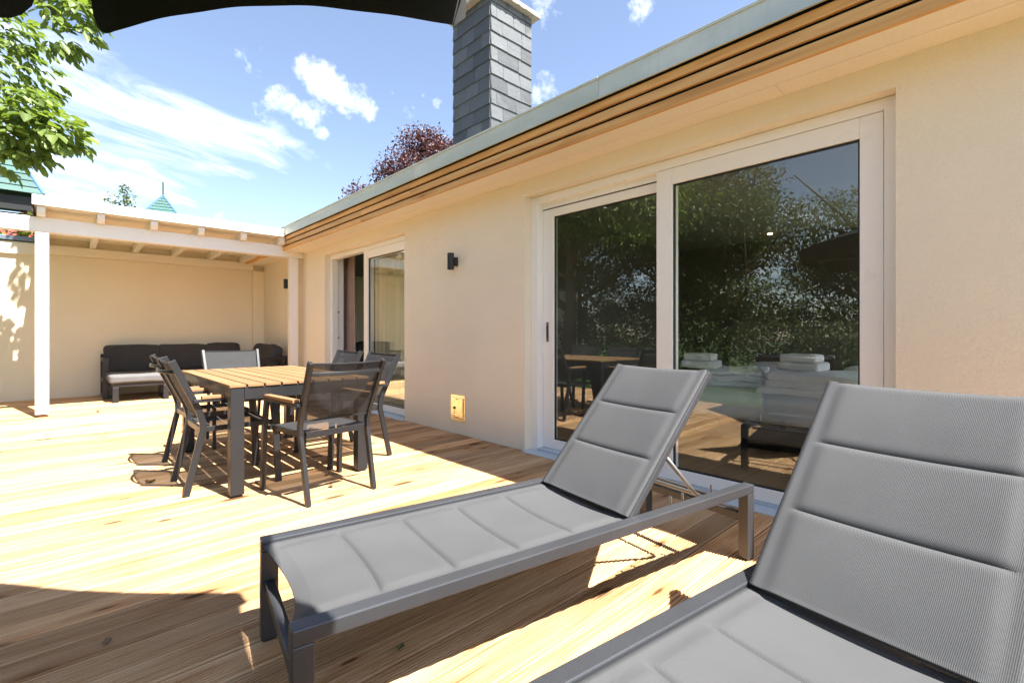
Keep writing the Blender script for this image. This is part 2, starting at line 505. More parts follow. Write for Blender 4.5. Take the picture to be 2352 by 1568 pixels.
def cushion(name, mat, parent, c, size, n=5.0, rot=(0, 0, 0), seed=0, rough=.006):
    """soft padded block"""
    bm = bmesh.new(); bmesh.ops.create_cube(bm, size=2)
    bmesh.ops.subdivide_edges(bm, edges=bm.edges, cuts=11, use_grid_fill=True)
    for v in bm.verts:
        x, y, z = v.co
        if n >= 6:
            w_ = [math.copysign(abs(c_) ** .55, c_) for c_ in (x, y, z)]
            h_ = [d_ / 2 for d_ in size]; r_ = min(h_) * (.62 if n < 9 else .5)
            q0 = Vector([a_ * b_ for a_, b_ in zip(w_, h_)])
            inn = Vector([max(-(b_ - r_), min(b_ - r_, a_)) for a_, b_ in zip(q0, h_)])
            dd_ = q0 - inn
            q = inn + dd_.normalized() * r_ if dd_.length > 1e-6 else q0
            mx_ = max(abs(x), abs(y), abs(z))
            for ax in range(3):     # a little puff in the middle of each face
                if abs(v.co[ax]) > .999:
                    oth = [abs(v.co[j]) for j in range(3) if j != ax]
                    q[ax] += math.copysign(.10 * min(h_) * (1 - oth[0] ** 2) * (1 - oth[1] ** 2), v.co[ax])
        else:
            k = (abs(x) ** n + abs(y) ** n + abs(z) ** n) ** (1 / n)
            p = v.co / k
            q = Vector((p.x * size[0] / 2, p.y * size[1] / 2, p.z * size[2] / 2))
        q += Vector((noise.noise(q * 4 + Vector((seed, 0, 0))), noise.noise(q * 4 + Vector((0, seed + 9, 0))), noise.noise(q * 5 + Vector((0, 0, seed + 4))))) * rough
        v.co = q
    me = bpy.data.meshes.new(name); bm.to_mesh(me); bm.free(); me.materials.append(M[mat])
    me.polygons.foreach_set('use_smooth', [True] * len(me.polygons))
    o = put(name, me, parent, c, rot)
    return o

# leaf clouds ---------------------------------------------------------------
def leaf_mesh_np(name, mat, base, dirs, nrm, length, width, six=True, curl=.12):
    """leaves as folded six-point blades; all arrays n x 3"""
    n = len(base)
    d = dirs / np.linalg.norm(dirs, axis=1, keepdims=True)
    s = np.cross(d, nrm); s /= np.linalg.norm(s, axis=1, keepdims=True) + 1e-9
    u = np.cross(s, d)
    L = length[:, None]; W = width[:, None]
    if six:
        P = [base, base + d * L * .32 + s * W * .46 + u * L * curl * .9, base + d * L * .70 + s * W * .42 + u * L * curl * .6,
             base + d * L - u * L * curl * .6, base + d * L * .70 - s * W * .42 + u * L * curl * .6, base + d * L * .32 - s * W * .46 + u * L * curl * .9]
        k = 6; f = np.array([[0, 1, 2, 3], [0, 3, 4, 5]])
    else:
        P = [base, base + d * L * .5 + s * W * .5 + u * L * curl, base + d * L, base + d * L * .5 - s * W * .5 + u * L * curl]
        k = 4; f = np.array([[0, 1, 2], [0, 2, 3]])
    V = np.stack(P, 1).reshape(-1, 3)
    F = (np.arange(n)[:, None, None] * k + f[None]).reshape(-1, f.shape[1])
    me = bpy.data.meshes.new(name)
    me.vertices.add(len(V)); me.vertices.foreach_set('co', V.ravel())
    me.loops.add(F.size); me.loops.foreach_set('vertex_index', F.ravel())
    me.polygons.add(len(F)); me.polygons.foreach_set('loop_start', np.arange(len(F)) * F.shape[1])
    me.polygons.foreach_set('loop_total', np.full(len(F), F.shape[1]))
    me.update(calc_edges=True); me.validate()
    me.materials.append(M[mat])
    return me
def unit(n):
    v = rng.normal(size=(n, 3)); return v / np.linalg.norm(v, axis=1, keepdims=True)
def blob_leaves(blobs, n, size, droop=.35, shell=.55):
    """leaf positions, directions and normals in a union of ellipsoids; blobs = (centre, radii)"""
    vol = np.array([r[0] * r[1] * r[2] for c, r in blobs]) ** .8; vol /= vol.sum()
    B, D, N = [], [], []
    for (c, r), w in zip(blobs, vol):
        k = max(8, int(n * w))
        u = unit(k)
        rad = (shell + (1 - shell) * rng.random(k)) ** 1.0
        rad *= 1 + .10 * rng.normal(size=k)
        B.append(np.array(c) + u * rad[:, None] * np.array(r))
        d = u * .6 + unit(k) * .9; d[:, 2] -= droop
        D.append(d)
        nn = u * .5 + unit(k) * .6; nn[:, 2] += .7
        N.append(nn)
    return np.concatenate(B), np.concatenate(D), np.concatenate(N)
def crown_blobs(c, r, k, seed, squash=.8, sub=.42):
    g = np.random.default_rng(seed)
    out = []
    for i in range(k):
        u = g.normal(size=3); u /= np.linalg.norm(u)
        q = (.35 + .55 * g.random())
        out.append((np.array(c) + u * np.array(r) * q * np.array([1, 1, squash]), np.array(r) * sub * (.7 + .6 * g.random()) * np.array([1, 1, .7])))
    return out
def trunk_mb(base, top, r0, r1, seed, n_br=6, reach=1.5):
    g = random.Random(seed); mb = MB()
    b, t = Vector(base), Vector(top)
    pts = []
    for i in range(7):
        q = i / 6; p = b.lerp(t, q) + Vector((g.uniform(-1, 1), g.uniform(-1, 1), 0)) * .06 * (t - b).length * q * (1 - q)
        pts.append(p)
    mb.path(pts, [r0 + (r1 - r0) * (i / 6) ** .8 for i in range(7)], 0, round_n=9)
    br = MB()
    for k in range(n_br):
        i = g.randint(2, 5); p = pts[i]; a = g.uniform(0, 2 * PI); L = reach * g.uniform(.7, 1.2)
        q = [p, p + Vector((math.cos(a), math.sin(a), .5)) * L * .5, p + Vector((math.cos(a + .3), math.sin(a + .3), .75)) * L]
        rr = r0 * .42
        br.path(q, [rr, rr * .6, rr * .22], 0, round_n=6)
    return mb, br

# ------------------------------------------------------------------ ground, deck
lawn = MB().box(-60, 60, -50, 70, -.60, -.17)
tag(build(lawn, 'lawn', 'soil_grass'), 'green lawn beyond the edge of the timber deck', kind='structure')
# grass blades near the deck edge, seen in the door glass
n = 12000
gx = -0.95 - rng.random(n) ** 1.2 * 3.4; gy = -2.5 + rng.random(n) * 12
base = np.stack([gx, gy, np.full(n, -.17)], 1)
d = unit(n) * .45; d[:, 2] = 1
me = leaf_mesh_np('grass', 'grass_blade', base, d, unit(n), .06 + .06 * rng.random(n), np.full(n, .008), six=False, curl=.1)
tag(put('grass', me), 'short green grass beside the deck edge', 'grass', kind='stuff')
kerb = MB().box(-1.02, -.93, -3, 11.0, -.25, -.03)
tag(build(kerb, 'kerb', 'kerb_stone', bev=.006), 'grey stone kerb along the garden edge of the deck', kind='structure')

DX0, DX1, PITCH, BW = -.90, 3.105, .145, .1382
deck = tag(empty('deck', (0, 0, 0)), 'grooved larch timber deck running up to the house wall', kind='structure')
def deck_mesh(seed):
    g = random.Random(seed)
    prof = [(0.0, -.026), (0.0, -.004), (.004, 0.0)]
    nr = 10; x = .004; pitch = (BW - .008) / nr
    for i in range(nr):
        a = .004 + pitch * i
        if i: prof += [(a + pitch * .24, -.0003)]
        if i < nr - 1: prof += [(a + pitch * .5, .0003), (a + pitch * .76, -.0003), (a + pitch * .86, -.0075), (a + pitch * 1.14, -.0075)]
    prof += [(BW - .004, 0.0), (BW, -.004), (BW, -.026)]
    L = DX1 - DX0
    vs = []; seg = 1
    for k in range(seg + 1):
        X = L * k / seg
        vs += [(X, y, z) for y, z in prof]
    m = len(prof); fs = []
    for k in range(seg):
        for j in range(m - 1):
            fs.append((k * m + j, (k + 1) * m + j, (k + 1) * m + j + 1, k * m + j + 1))
    fs.append(tuple(range(m))); fs.append(tuple(seg * m + j for j in range(m))[::-1])
    fs.append((0, m - 1, 2 * m - 1, m))
    return MB().add(vs, fs).mesh('board', 'deck_wood')
dm = deck_mesh(1)
y = 10.975 - PITCH
nb = 0
while y > -2.2:
    o = put('board', dm, deck, (DX0, y + random.uniform(-.0008, .0008), random.uniform(-.0016, .0)), (random.uniform(-.0025, .0025), 0, 0))
    y -= PITCH; nb += 1
box('joist_bed', 'dark_gap', deck, DX0 + .02, DX1 + .3, -2.3, 10.97, -.16, -.03)

# ------------------------------------------------------------------ house
WX, WT = 3.11, .30
HX0 = WX; HY0, HY1 = -1.1, 11.3
D1 = (5.24, 7.72); D2 = (.437, 3.13); DT = 2.338
SOF = 2.48
house = tag(empty('house', (WX, 0, 0)), 'single storey cream rendered house with timber eave and two sliding patio doors', 'house')
house.location = (0, 0, 0)
w = MB()
for a, b in ((HY0, D2[0]), (D2[1], D1[0]), (D1[1], HY1)):
    w.box(WX, WX + WT, a, b, -.05, SOF + .1)
for a, b in (D1, D2):
    w.box(WX, WX + WT, a, b, DT, SOF + .1)
build(w, 'wall', 'wall_render', house)
w = MB()
for a, b in ((HY0, -.6), (1.35, 5.0), (8.2, HY1)):
    w.box(7.6, 7.9, a, b, -.05, SOF + .1)
for a, b in ((-.6, 1.35), (5.0, 8.2)):  # unseen east openings, added to let daylight into the rooms
    w.box(7.6, 7.9, a, b, -.05, .5); w.box(7.6, 7.9, a, b, 2.25, SOF + .1)
w.box(WX + WT, 3.6, HY0, HY0 + .28, -.05, SOF + .1); w.box(7.4, 7.6, HY0, HY0 + .28, -.05, SOF + .1)
w.box(3.6, 7.4, HY0, HY0 + .28, -.05, .5); w.box(3.6, 7.4, HY0, HY0 + .28, 2.3, SOF + .1)  # south opening out of view, added to brighten the bedroom
# end wall with a small window behind the dark room
w.box(WX + WT, 5.40, HY1 - .3, HY1, -.05, SOF + .1)
w.box(5.9, 7.6, HY1 - .3, HY1, -.05, SOF + .1)
w.box(5.40, 5.9, HY1 - .3, HY1, -.05, 1.15)
w.box(5.40, 5.9, HY1 - .3, HY1, 2.3, SOF + .1)
build(w, 'wall', 'wall_render', house)
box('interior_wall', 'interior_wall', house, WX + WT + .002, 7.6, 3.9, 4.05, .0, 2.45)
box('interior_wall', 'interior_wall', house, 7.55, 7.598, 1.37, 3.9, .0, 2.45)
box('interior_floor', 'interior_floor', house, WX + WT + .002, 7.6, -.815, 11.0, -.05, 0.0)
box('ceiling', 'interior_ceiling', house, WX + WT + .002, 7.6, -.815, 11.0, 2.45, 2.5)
box('roof', 'roof_membrane', house, 2.80, 8.0, HY0 - .2, HY1 + .2, 2.60, 2.82)

# soffit planks, eave boards, zinc flashing
for (x0, x1, ys) in ((2.775, 2.938, (HY0, -.5, 2.9, 6.6, HY1)), (2.942, WX - .001, (HY0, .95, 5.0, 8.6, HY1))):
    for a, b in zip(ys[:-1], ys[1:]):
        box('soffit_plank', 'cream_paint', house, x0, x1, a + .001, b - .001, SOF, SOF + .018, bev=.0015)
box('eave_backing', 'dark_gap', house, 2.7985, 2.7995, HY0, HY1, SOF + .02, 2.80)  # near-black sheet, paints the shade seen between the eave boards
for zi, (z0, z1) in enumerate(((2.478, 2.540), (2.563, 2.625), (2.648, 2.704))):
    for a, b in ((HY0, -.35), (-.35, 4.54), (4.54, 5.71), (5.71, HY1)):
        mb = MB().box(0, .024, 0, b - a - .003, 0, z1 - z0)
        build(mb, 'eave_board', 'eave_wood', house, bev=.003, loc=(2.752 + random.uniform(0, .0015), a, z0))
for a, b in ((HY0, -.9), (-.9, 2.02), (2.02, 4.42), (4.42, 5.96), (5.96, 8.6), (8.6, HY1)):
    mb = MB()
    mb.box(0, .012, 0, b - a - .0025, 2.716, 2.848)
    mb.box(-.007, .10, 0, b - a - .0025, 2.8482, 2.866)
    mb.box(-.010, .004, 0, b - a - .0025, 2.708, 2.7158)
    o = build(mb, 'zinc_flashing', 'zinc', house, bev=.002, loc=(2.728, a, 0))

# sliding doors -------------------------------------------------------------
def leaf_frame(parent, y0, y1, x0, x1, z0, z1, st, top, bot, hinge_wide=None):
    mb = MB()
    sl, sr = st
    mb.box(x0, x1, y0, y0 + sl, z0, z1); mb.box(x0, x1, y1 - sr, y1, z0, z1)
    mb.box(x0 + .0006, x1 - .0006, y0 + sl, y1 - sr, z1 - top, z1); mb.box(x0 + .0006, x1 - .0006, y0 + sl, y1 - sr, z0, z0 + bot)
    build(mb, 'leaf_frame', 'frame_white', parent, bev=.003)
    s = MB()
    a, b, c, d_ = y0 + sl, y1 - sr, z0 + bot, z1 - top
    gx0 = x0 + .016; q = .010
    s.box(gx0, gx0 + .02, a, a + q, c, d_); s.box(gx0, gx0 + .02, b - q, b, c, d_)
    s.box(gx0, gx0 + .02, a + q, b - q, c, c + q); s.box(gx0, gx0 + .02, a + q, b - q, d_ - q, d_)
    build(s, 'seal', 'frame_seal', parent)
    build(MB().box(gx0 + .008, gx0 + .012, a + q, b - q, c + q, d_ - q), 'pane', 'window_glass', parent)
def patio_door(D, centre, label, opened):
    y0, y1 = D
    p = empty('patio_door', (0, 0, 0)); p.parent = house; tag(p, label)
    fx0, fx1 = 3.20, 3.30
    mb = MB()
    mb.box(fx0, fx1, y0 - .005, y0 + .062, .0, 2.335); mb.box(fx0, fx1, y1 - .078, y1 + .0, .0, 2.335)
    mb.box(fx0 + .0006, fx1, y0 + .062, y1 - .078, 2.27, 2.335)
    build(mb, 'outer_frame', 'frame_white', p, bev=.003)
    mb = MB(); mb.box(3.06, 3.34, y0 + .002, y1 - .002, -.04, .004)
    build(mb, 'sill', 'sill_metal', p, bev=.002)
    mb = MB(); mb.box(3.195, 3.30, y0 + .062, y1 - .078, .0045, .022)
    build(mb, 'track', 'sill_metal', p, bev=.002)
    # outer leaf on the near (low y) side
    leaf_frame(p, y0 + .065, centre, fx0 + .004, fx0 + .062, .024, 2.267, (.105, .125), .115, .082)
    if not opened:
        leaf_frame(p, centre - .11, y1 - .080, 3.27, 3.325, .024, 2.215, (.11, .13), .072, .085)
        mb = MB(); mb.box(3.268, 3.325, centre, y1 - .08, 2.2153, 2.222); build(mb, 'gap_shadow_strip', 'frame_seal', p)
        mb = MB(); mb.box(3.262, 3.3, centre, y1 - .08, 2.2225, 2.2699); build(mb, 'head_trim', 'frame_white', p)
        h = MB(); h.box(3.262, 3.2695, y1 - .155, y1 - .127, 1.00, 1.18)
        build(h, 'handle', 'strut_metal', p, bev=.003)
        h = MB(); h.box(3.2605, 3.2615, y1 - .149, y1 - .133, 1.03, 1.15); build(h, 'handle_grip', 'frame_seal', p)
    else:
        leaf_frame(p, centre - 1.22, centre - .03, 3.272, 3.325, .024, 2.215, (.11, .11), .072, .085)
        for z in (1.00, 1.42):
            b_ = MB().path([(3.30, y1 - .083, z), (3.30, y1 - .098, z)], .012, 0, side=(1, 0, 0), round_n=10)
            build(b_, 'door_buffer', 'frame_seal', p)
        j = MB(); j.box(3.3005, 3.40, y1 - .06, y1 - .0, .02, 2.3); build(j, 'jamb_liner', 'frame_white', p, bev=.004)
    return p
patio_door(D2, 1.844, 'white sliding patio door with two tall glass leaves in front of the bed, handle on its left leaf', False)
patio_door(D1, 6.54, 'white sliding patio door standing open with curtains behind it', True)

# service plate low on the wall
p = empty('service_hatch'); p.parent = house; tag(p, 'shiny metal service hatch low on the wall between the doors')
build(MB().box(3.104, 3.112, 4.02, 4.27, .135, .415), 'hatch_frame', 'hatch_metal', p, bev=.002)
build(MB().box(3.094, 3.1035, 4.045, 4.245, .165, .385), 'hatch_door', 'hatch_metal', p, bev=.005)
b_ = MB(); b_.path([(3.088, 4.19, .275), (3.0935, 4.19, .275)], .017, 0, side=(0, 1, 0), round_n=14); build(b_, 'hatch_lock', 'lamp_black', p)
b_ = MB()
for yy, zz_ in ((4.145, .37), (4.145, .18)):
    b_.path([(3.089, yy, zz_), (3.0935, yy, zz_)], .006, 0, side=(0, 1, 0), round_n=8)
build(b_, 'screw', 'lamp_black', p)
b_ = MB(); [b_.box(3.0915, 3.0935, 4.178, 4.205, z_, z_ + .008) for z_ in (.235, .215)]
build(b_, 'vent_slot', 'strut_metal', p)

# chimney -------------------------------------------------------------------
ch = empty('chimney'); ch.parent = house; tag(ch, 'tall chimney clad in dark slate shingles with crumbling mortar cap')
CX, CY, CW, CD, CT = 3.60, 4.18, .665, .713, 4.985
box('core', 'dark_gap', ch, CX + .012, CX + CW - .012, CY + .012, CY + CD - .012, 2.7, CT)
def shingle_mesh(w_, h_):
    g = random.Random(int(w_ * 1e4))
    vs = [(0, 0, 0), (w_, 0, g.uniform(-.003, .003)), (w_, 0, h_), (0, 0, h_), (0, -.012, 0), (w_, -.012, g.uniform(-.004, .004)), (w_, -.006, h_), (0, -.006, h_)]
    return MB().add(vs, [(0, 1, 2, 3), (4, 7, 6, 5), (0, 4, 5, 1), (1, 5, 6, 2), (2, 6, 7, 3), (3, 7, 4, 0)]).mesh('shingle', 'slate')
rowh = .168
for face, (ox, oy, rz, width) in enumerate(((CX, CY, 0, CW), (CX, CY + CD, -PI / 2, CD), (CX + CW, CY, PI / 2, CD), (CX + CW, CY + CD, PI, CW))):
    z = 2.72; row = 0
    while z < CT - .02:
        if face < 2:
            cuts = [0]
            x = (.10, .27, .18)[row % 3] + random.uniform(-.02, .02)
            while x < width - .09:
                cuts.append(x); x += random.uniform(.20, .33)
            cuts.append(width)
        else:
            cuts = [0, width / 2, width]
        for a, b in zip(cuts[:-1], cuts[1:]):
            me = shingle_mesh(b - a - .004, min(rowh + .012, CT - z))
            o = put('shingle', me, ch)
            tilt = R(2.6) + random.uniform(-.008, .008)
            loc = Matrix.Rotation(rz, 4, 'Z') @ Vector((a + .002, -.004, 0))
            o.location = (ox + loc.x, oy + loc.y, z + random.uniform(-.004, .004))
            o.rotation_euler = (-tilt, random.uniform(-.014, .014), rz)
        z += rowh; row += 1
cap = MB()
ov = .085
ring = []
cx_, cy_ = CX + CW / 2, CY + CD / 2
def cap_grid(u, v):
    x = CX - ov + (CW + 2 * ov) * u; y_ = CY - ov + (CD + 2 * ov) * v
    e = 1 if (u in (0, 1) or v in (0, 1)) else 0
    nx = noise.noise(Vector((x * 22, y_ * 22, 1))) * .016 * e
    ny = noise.noise(Vector((x * 22, y_ * 22, 7))) * .016 * e
    return (x + nx, y_ + ny, CT + .002 + .004 * noise.noise(Vector((x * 9, y_ * 9, 3))))
cap.grid(cap_grid, 30, 30)
o = build(cap, 'chimney_cap', 'cap_mortar', ch)
s_ = o.modifiers.new('solid', 'SOLIDIFY'); s_.thickness = .032; s_.offset = -1 if o.data.polygons[0].normal.z < 0 else 1
o = build(MB().box(CX - ov + .03, CX + CW + ov - .03, CY - ov + .03, CY + CD + ov - .03, CT + .036, CT + .085), 'cap_top', 'cap_mortar', ch, bev=.01)

# lit downlight in the bedroom ceiling
em = NT('lamp_glow'); em.set((1, .6, .25), .5); em.b.inputs['Emission Color'].default_value = (1, .55, .2, 1); em.b.inputs['Emission Strength'].default_value = 6.0; M['lamp_glow'] = em.m
dl = tag(empty('ceiling_light', (7.1, 2.36, 2.449)), 'small glowing downlight in the bedroom ceiling seen through the right glass', 'ceiling light')
build(MB().path([(0, 0, -.004), (0, 0, -.012)], .028, 0, side=(1, 0, 0), round_n=16), 'bulb', 'lamp_glow', dl)
build(MB().path([(0, 0, 0), (0, 0, -.0038)], .045, 0, side=(1, 0, 0), round_n=20), 'trim_ring', 'steel', dl)

# wall lamps ----------------------------------------------------------------
def wall_lamp(y, z, label):
    t_ = tag(empty('wall_lamp', (WX, y, z)), label, 'wall lamp', 'black cylinder wall lamps')
    a = build(MB().box(-.045, -.001, -.028, .028, -.045, .045), 'wall_bracket', 'lamp_black', t_, bev=.003)
    mb = MB().path([(-.080, 0, -.088), (-.080, 0, .088)], .036, 0, side=(1, 0, 0), round_n=28)
    b = build(mb, 'lamp_body', 'lamp_black', t_); bevel(b, .003)
    mb = MB().path([(-.080, 0, .052), (-.080, 0, .055)], .0368, 0, side=(1, 0, 0), round_n=28)
    build(mb, 'trim_ring', 'frame_seal', t_)
    return t_
wall_lamp(4.17, 1.845, 'black cylinder wall lamp on the cream wall between the two patio doors')
wall_lamp(9.32, 1.99, 'black cylinder wall lamp under the pergola beside the white post')

# ------------------------------------------------------------------ garden wall, pergola
gw = tag(empty('garden_wall'), 'cream rendered back wall of the terrace behind the corner sofa', 'wall')
GY = 10.98
box('wall_body', 'garden_render', gw, -7.0, WX - .001, GY, GY + .22, -.1, 2.47)
box('upper_band', 'cream_paint', gw, -7.0, -.26, GY - .05, GY + .02, 2.34, 2.53, bev=.004)
box('wall_head', 'garden_render', gw, -7.0, WX - .001, GY + .021, GY + .22, 2.4701, 2.55)
box('wall_head', 'garden_render', gw, -.25, WX - .001, GY + .021, GY + .22, 2.5502, 2.80)
box('wall_head', 'garden_render', gw, -.25, WX - .001, GY + .0, GY + .0205, 2.4702, 2.80)
mb = MB().box(-7.0, -.2505, GY - .08, GY + .27, 2.5505, 2.62)
build(mb, 'coping', 'coping_metal', gw, bev=.004)
box('corner_pilaster', 'garden_render', gw, 2.90, WX - .001, GY - .10, GY - .0005, -.02, 2.37, bev=.006)

pg = tag(empty('pergola', (0, 8.68, 0)), 'white painted lean-to pergola roof over the corner sofa', 'pergola')
pg.location = (0, 0, 0)
for x0 in (-.24, 2.88, -2.9):
    o = box('post', 'white_paint', pg, x0, x0 + .13, 8.622, 8.752, .035 if x0 < 2 else .003, 2.3795, bev=.004)
build(MB().box(-.215, -.135, 8.647, 8.727, .0, .0345), 'post_foot', 'arm_wood', pg, bev=.004)
box('beam', 'white_paint', pg, -3.1, WX - .002, 8.615, 8.76, 2.38, 2.566, bev=.005)
box('back_beam', 'cream_paint', pg, -.255, WX - .21, GY - .12, GY - .001, 2.37, 2.515, bev=.004)
xs = [-.18 + i * .577 for i in range(6)]
for x in xs:
    mb = MB()
    y0, y1 = 8.475, GY - .005
    z0, z1 = 2.5675, 2.5165
    # rafter with a slanted nose
    h = .115
    prof = [(y0 + .035, z0), (y1, z1), (y1, z1 + h), (y0, z0 + h), (y0, z0 + .055)]
    vs = [(x - .04, a, b) for a, b in prof] + [(x + .04, a, b) for a, b in prof]
    mb.add(vs, [(0, 1, 2, 3, 4), (9, 8, 7, 6, 5)] + [(i, (i + 1) % 5, 5 + (i + 1) % 5, 5 + i) for i in range(5)])
    build(mb, 'rafter', 'white_paint', pg, bev=.003)
# roof boards over the rafters, laid along x
ny = 18
yy = np.linspace(8.47, GY - .006, ny + 1)
for i in range(ny):
    a, b = yy[i], yy[i + 1]
    q = lambda y_: 2.6845 - (y_ - 8.475) / (GY - 8.475) * .051
    x0, x1 = -.245, 2.728
    vs = [(x0, a, q(a)), (x1, a, q(a)), (x1, b - .003, q(b)), (x0, b - .003, q(b))]
    vs += [(p_[0], p_[1], p_[2] + .02) for p_ in vs]
    build(MB().add(vs, [(0, 3, 2, 1), (4, 5, 6, 7), (0, 1, 5, 4), (1, 2, 6, 5), (2, 3, 7, 6), (3, 0, 4, 7)]), 'roof_board', 'cream_paint', pg)
vs = [(-.25, 8.46, 2.706), (2.726, 8.46, 2.706), (2.726, GY, 2.657), (-.25, GY, 2.657)]
vs += [(p_[0], p_[1], p_[2] + .07) for p_ in vs]
build(MB().add(vs, [(0, 3, 2, 1), (4, 5, 6, 7), (0, 1, 5, 4), (1, 2, 6, 5), (2, 3, 7, 6), (3, 0, 4, 7)]), 'roof_covering', 'roof_membrane', pg)
box('fascia', 'white_paint', pg, -.262, 2.727, 8.43, 8.457, 2.686, 2.812, bev=.004)
box('side_trim', 'brown_paint', pg, -.262, -.2505, 8.4575, GY, 2.60, 2.78)

# ------------------------------------------------------------------ table
tb = tag(empty('dining_table', (1.285, 4.385, 0)), 'square legged dark dining table with light slatted wooden top and six chairs round it', 'table')
TX, TYh = .485, .86
sw = .0965
ns = 9; gap = (2 * TX - ns * sw) / (ns - 1)
for i in range(ns):
    x = -TX + i * (sw + gap)
    mb = MB().box(0, sw, 0, 2 * TYh, 0, .018)
    build(mb, 'slat', 'table_wood', tb, bev=.002, loc=(x, -TYh, .722))
for sx in (-1, 1):
    for sy in (-1, 1):
        cx, cy = sx * (TX - .047), sy * (TYh - .047)
        build(MB().box(cx - .041, cx + .041, cy - .041, cy + .041, .012, .721), 'leg', 'anthracite', tb, bev=.003)
        build(MB().box(cx - .03, cx + .03, cy - .03, cy + .03, .0, .0118), 'foot_pad', 'rubber', tb)
for s_ in (-1, 1):
    build(MB().box(-TX + .089, TX - .089, s_ * (TYh - .028) - .02, s_ * (TYh - .028) + .02, .638, .7205), 'apron', 'anthracite', tb, bev=.002)
    build(MB().box(s_ * (TX - .028) - .02, s_ * (TX - .028) + .02, -TYh + .089, TYh - .089, .638, .7205), 'apron', 'anthracite', tb, bev=.002)
for yb in (-.3, .3):
    build(MB().box(-TX + .05, TX - .05, yb - .02, yb + .02, .69, .7205), 'crossbar', 'anthracite', tb)

# ------------------------------------------------------------------ chairs
def make_chair():
    c = empty('garden_chair')
    for s_ in (-1, 1):
        pts = [(s_ * .232, -.285, 0), (s_ * .236, -.205, .36), (s_ * .238, -.190, .42), (s_ * .240, -.190, .48), (s_ * .243, -.212, .56), (s_ * .256, -.365, .90)]
        build(MB().path(pts, .026, .040, side=(1, 0, 0)), 'back_post', 'anthracite', c, bev=.003)
        pts = [(s_ * .284, .275, 0), (s_ * .280, .255, .42), (s_ * .272, .235, .627)]
        build(MB().path(pts, .028, .042, side=(1, 0, 0)), 'front_leg', 'anthracite', c, bev=.003)
        pts = [(s_ * .272, .252, .629), (s_ * .266, -.248, .629)]
        build(MB().path(pts, .040, .020, side=(1, 0, 0)), 'arm_rail', 'anthracite', c, bev=.002)
        pts = [(s_ * .274, .275, .651), (s_ * .270, -.205, .651)]
        build(MB().path(pts, .046, .022, side=(1, 0, 0)), 'armrest', 'arm_wood', c, bev=.004)
        pts = [(s_ * .2215, -.185, .430), (s_ * .2365, .245, .432)]
        build(MB().path(pts, .022, .034, side=(1, 0, 0)), 'seat_rail', 'anthracite', c, bev=.002)
        pts = [(s_ * .245, .225, .432), (s_ * .268, .225, .432)]
        build(MB().path(pts, .03, .03, side=(0, 1, 0)), 'bracket', 'anthracite', c)
    build(MB().path([(-.205, -.193, .425), (.205, -.193, .425)], .022, .040, side=(0, 1, 0)), 'rear_bar', 'anthracite', c, bev=.002)
    build(MB().path([(-.220, .238, .425), (.220, .238, .425)], .022, .030, side=(0, 1, 0)), 'front_bar', 'anthracite', c, bev=.002)
    # bowed bar behind the backrest
    pts = []
    for i in range(13):
        q = i / 12; x = -.240 + .48 * q
        pts.append((x, -.345 - .062 * math.sin(PI * q) ** .8, .826))
    build(MB().path(pts, .024, .016, side=(0, 0, 1)), 'bow_bar', 'anthracite', c, bev=.004)
    def seat(u, v):
        x = -.214 + .428 * u; y = -.176 + .405 * v
        return (x * (1 + .05 * v), y, .446 - .012 * math.sin(PI * u) * math.sin(PI * v) ** .5 if 0 < v < 1 else .446)
    o = build(MB().grid(seat, 12, 10), 'seat', 'chair_mesh', c, smooth=True)
    def back(u, v):
        z = .515 + .375 * v
        yb = -.203 - (z - .52) * (.155 / .36)
        w_ = .229 + .014 * v
        return ((2 * u - 1) * w_, yb - .014 * math.sin(PI * u), z - .006 * math.sin(PI * u) * (1 if v > .5 else -1))
    build(MB().grid(back, 14, 12), 'backrest', 'chair_mesh', c, smooth=True)
    for z in (.515, .89):
        pts = []
        for i in range(9):
            u = i / 8; v = (z - .515) / .375
            x, y_, zc = back(u, v)
            pts.append((x * .985, y_ - .001, zc))
        build(MB().path(pts, .006, 0, side=(0, 0, 1), round_n=6), 'hem', 'frame_seal', c)
    return c
chair0 = make_chair()
G = 'garden chairs round the dining table'
chairs = [
    ((1.325, 3.345), R(5.5), 'dark chair at the near end of the table, its see-through back to the camera'),
    ((.885, 4.005), R(-90), 'dark garden chair on the left long side of the table, the nearer one'),
    ((.925, 4.70), R(-88.5), 'dark garden chair on the left long side of the table, the farther one'),
    ((1.83, 4.055), R(91), 'dark chair on the house side of the table, the one in front of glass'),
    ((1.83, 4.79), R(90), 'dark chair on the house side of the table, the one before the open doorway'),
    ((1.325, 5.43), R(180), 'chair at the far end of the table, its sunlit pale back before the sofa'),
]
for i, ((x, y_), a, lab) in enumerate(chairs):
    o = chair0 if i == 0 else copy_tree(chair0)
    o.location = (x, y_, 0); o.rotation_euler = (0, 0, a)
    tag(o, lab, 'chair', G)

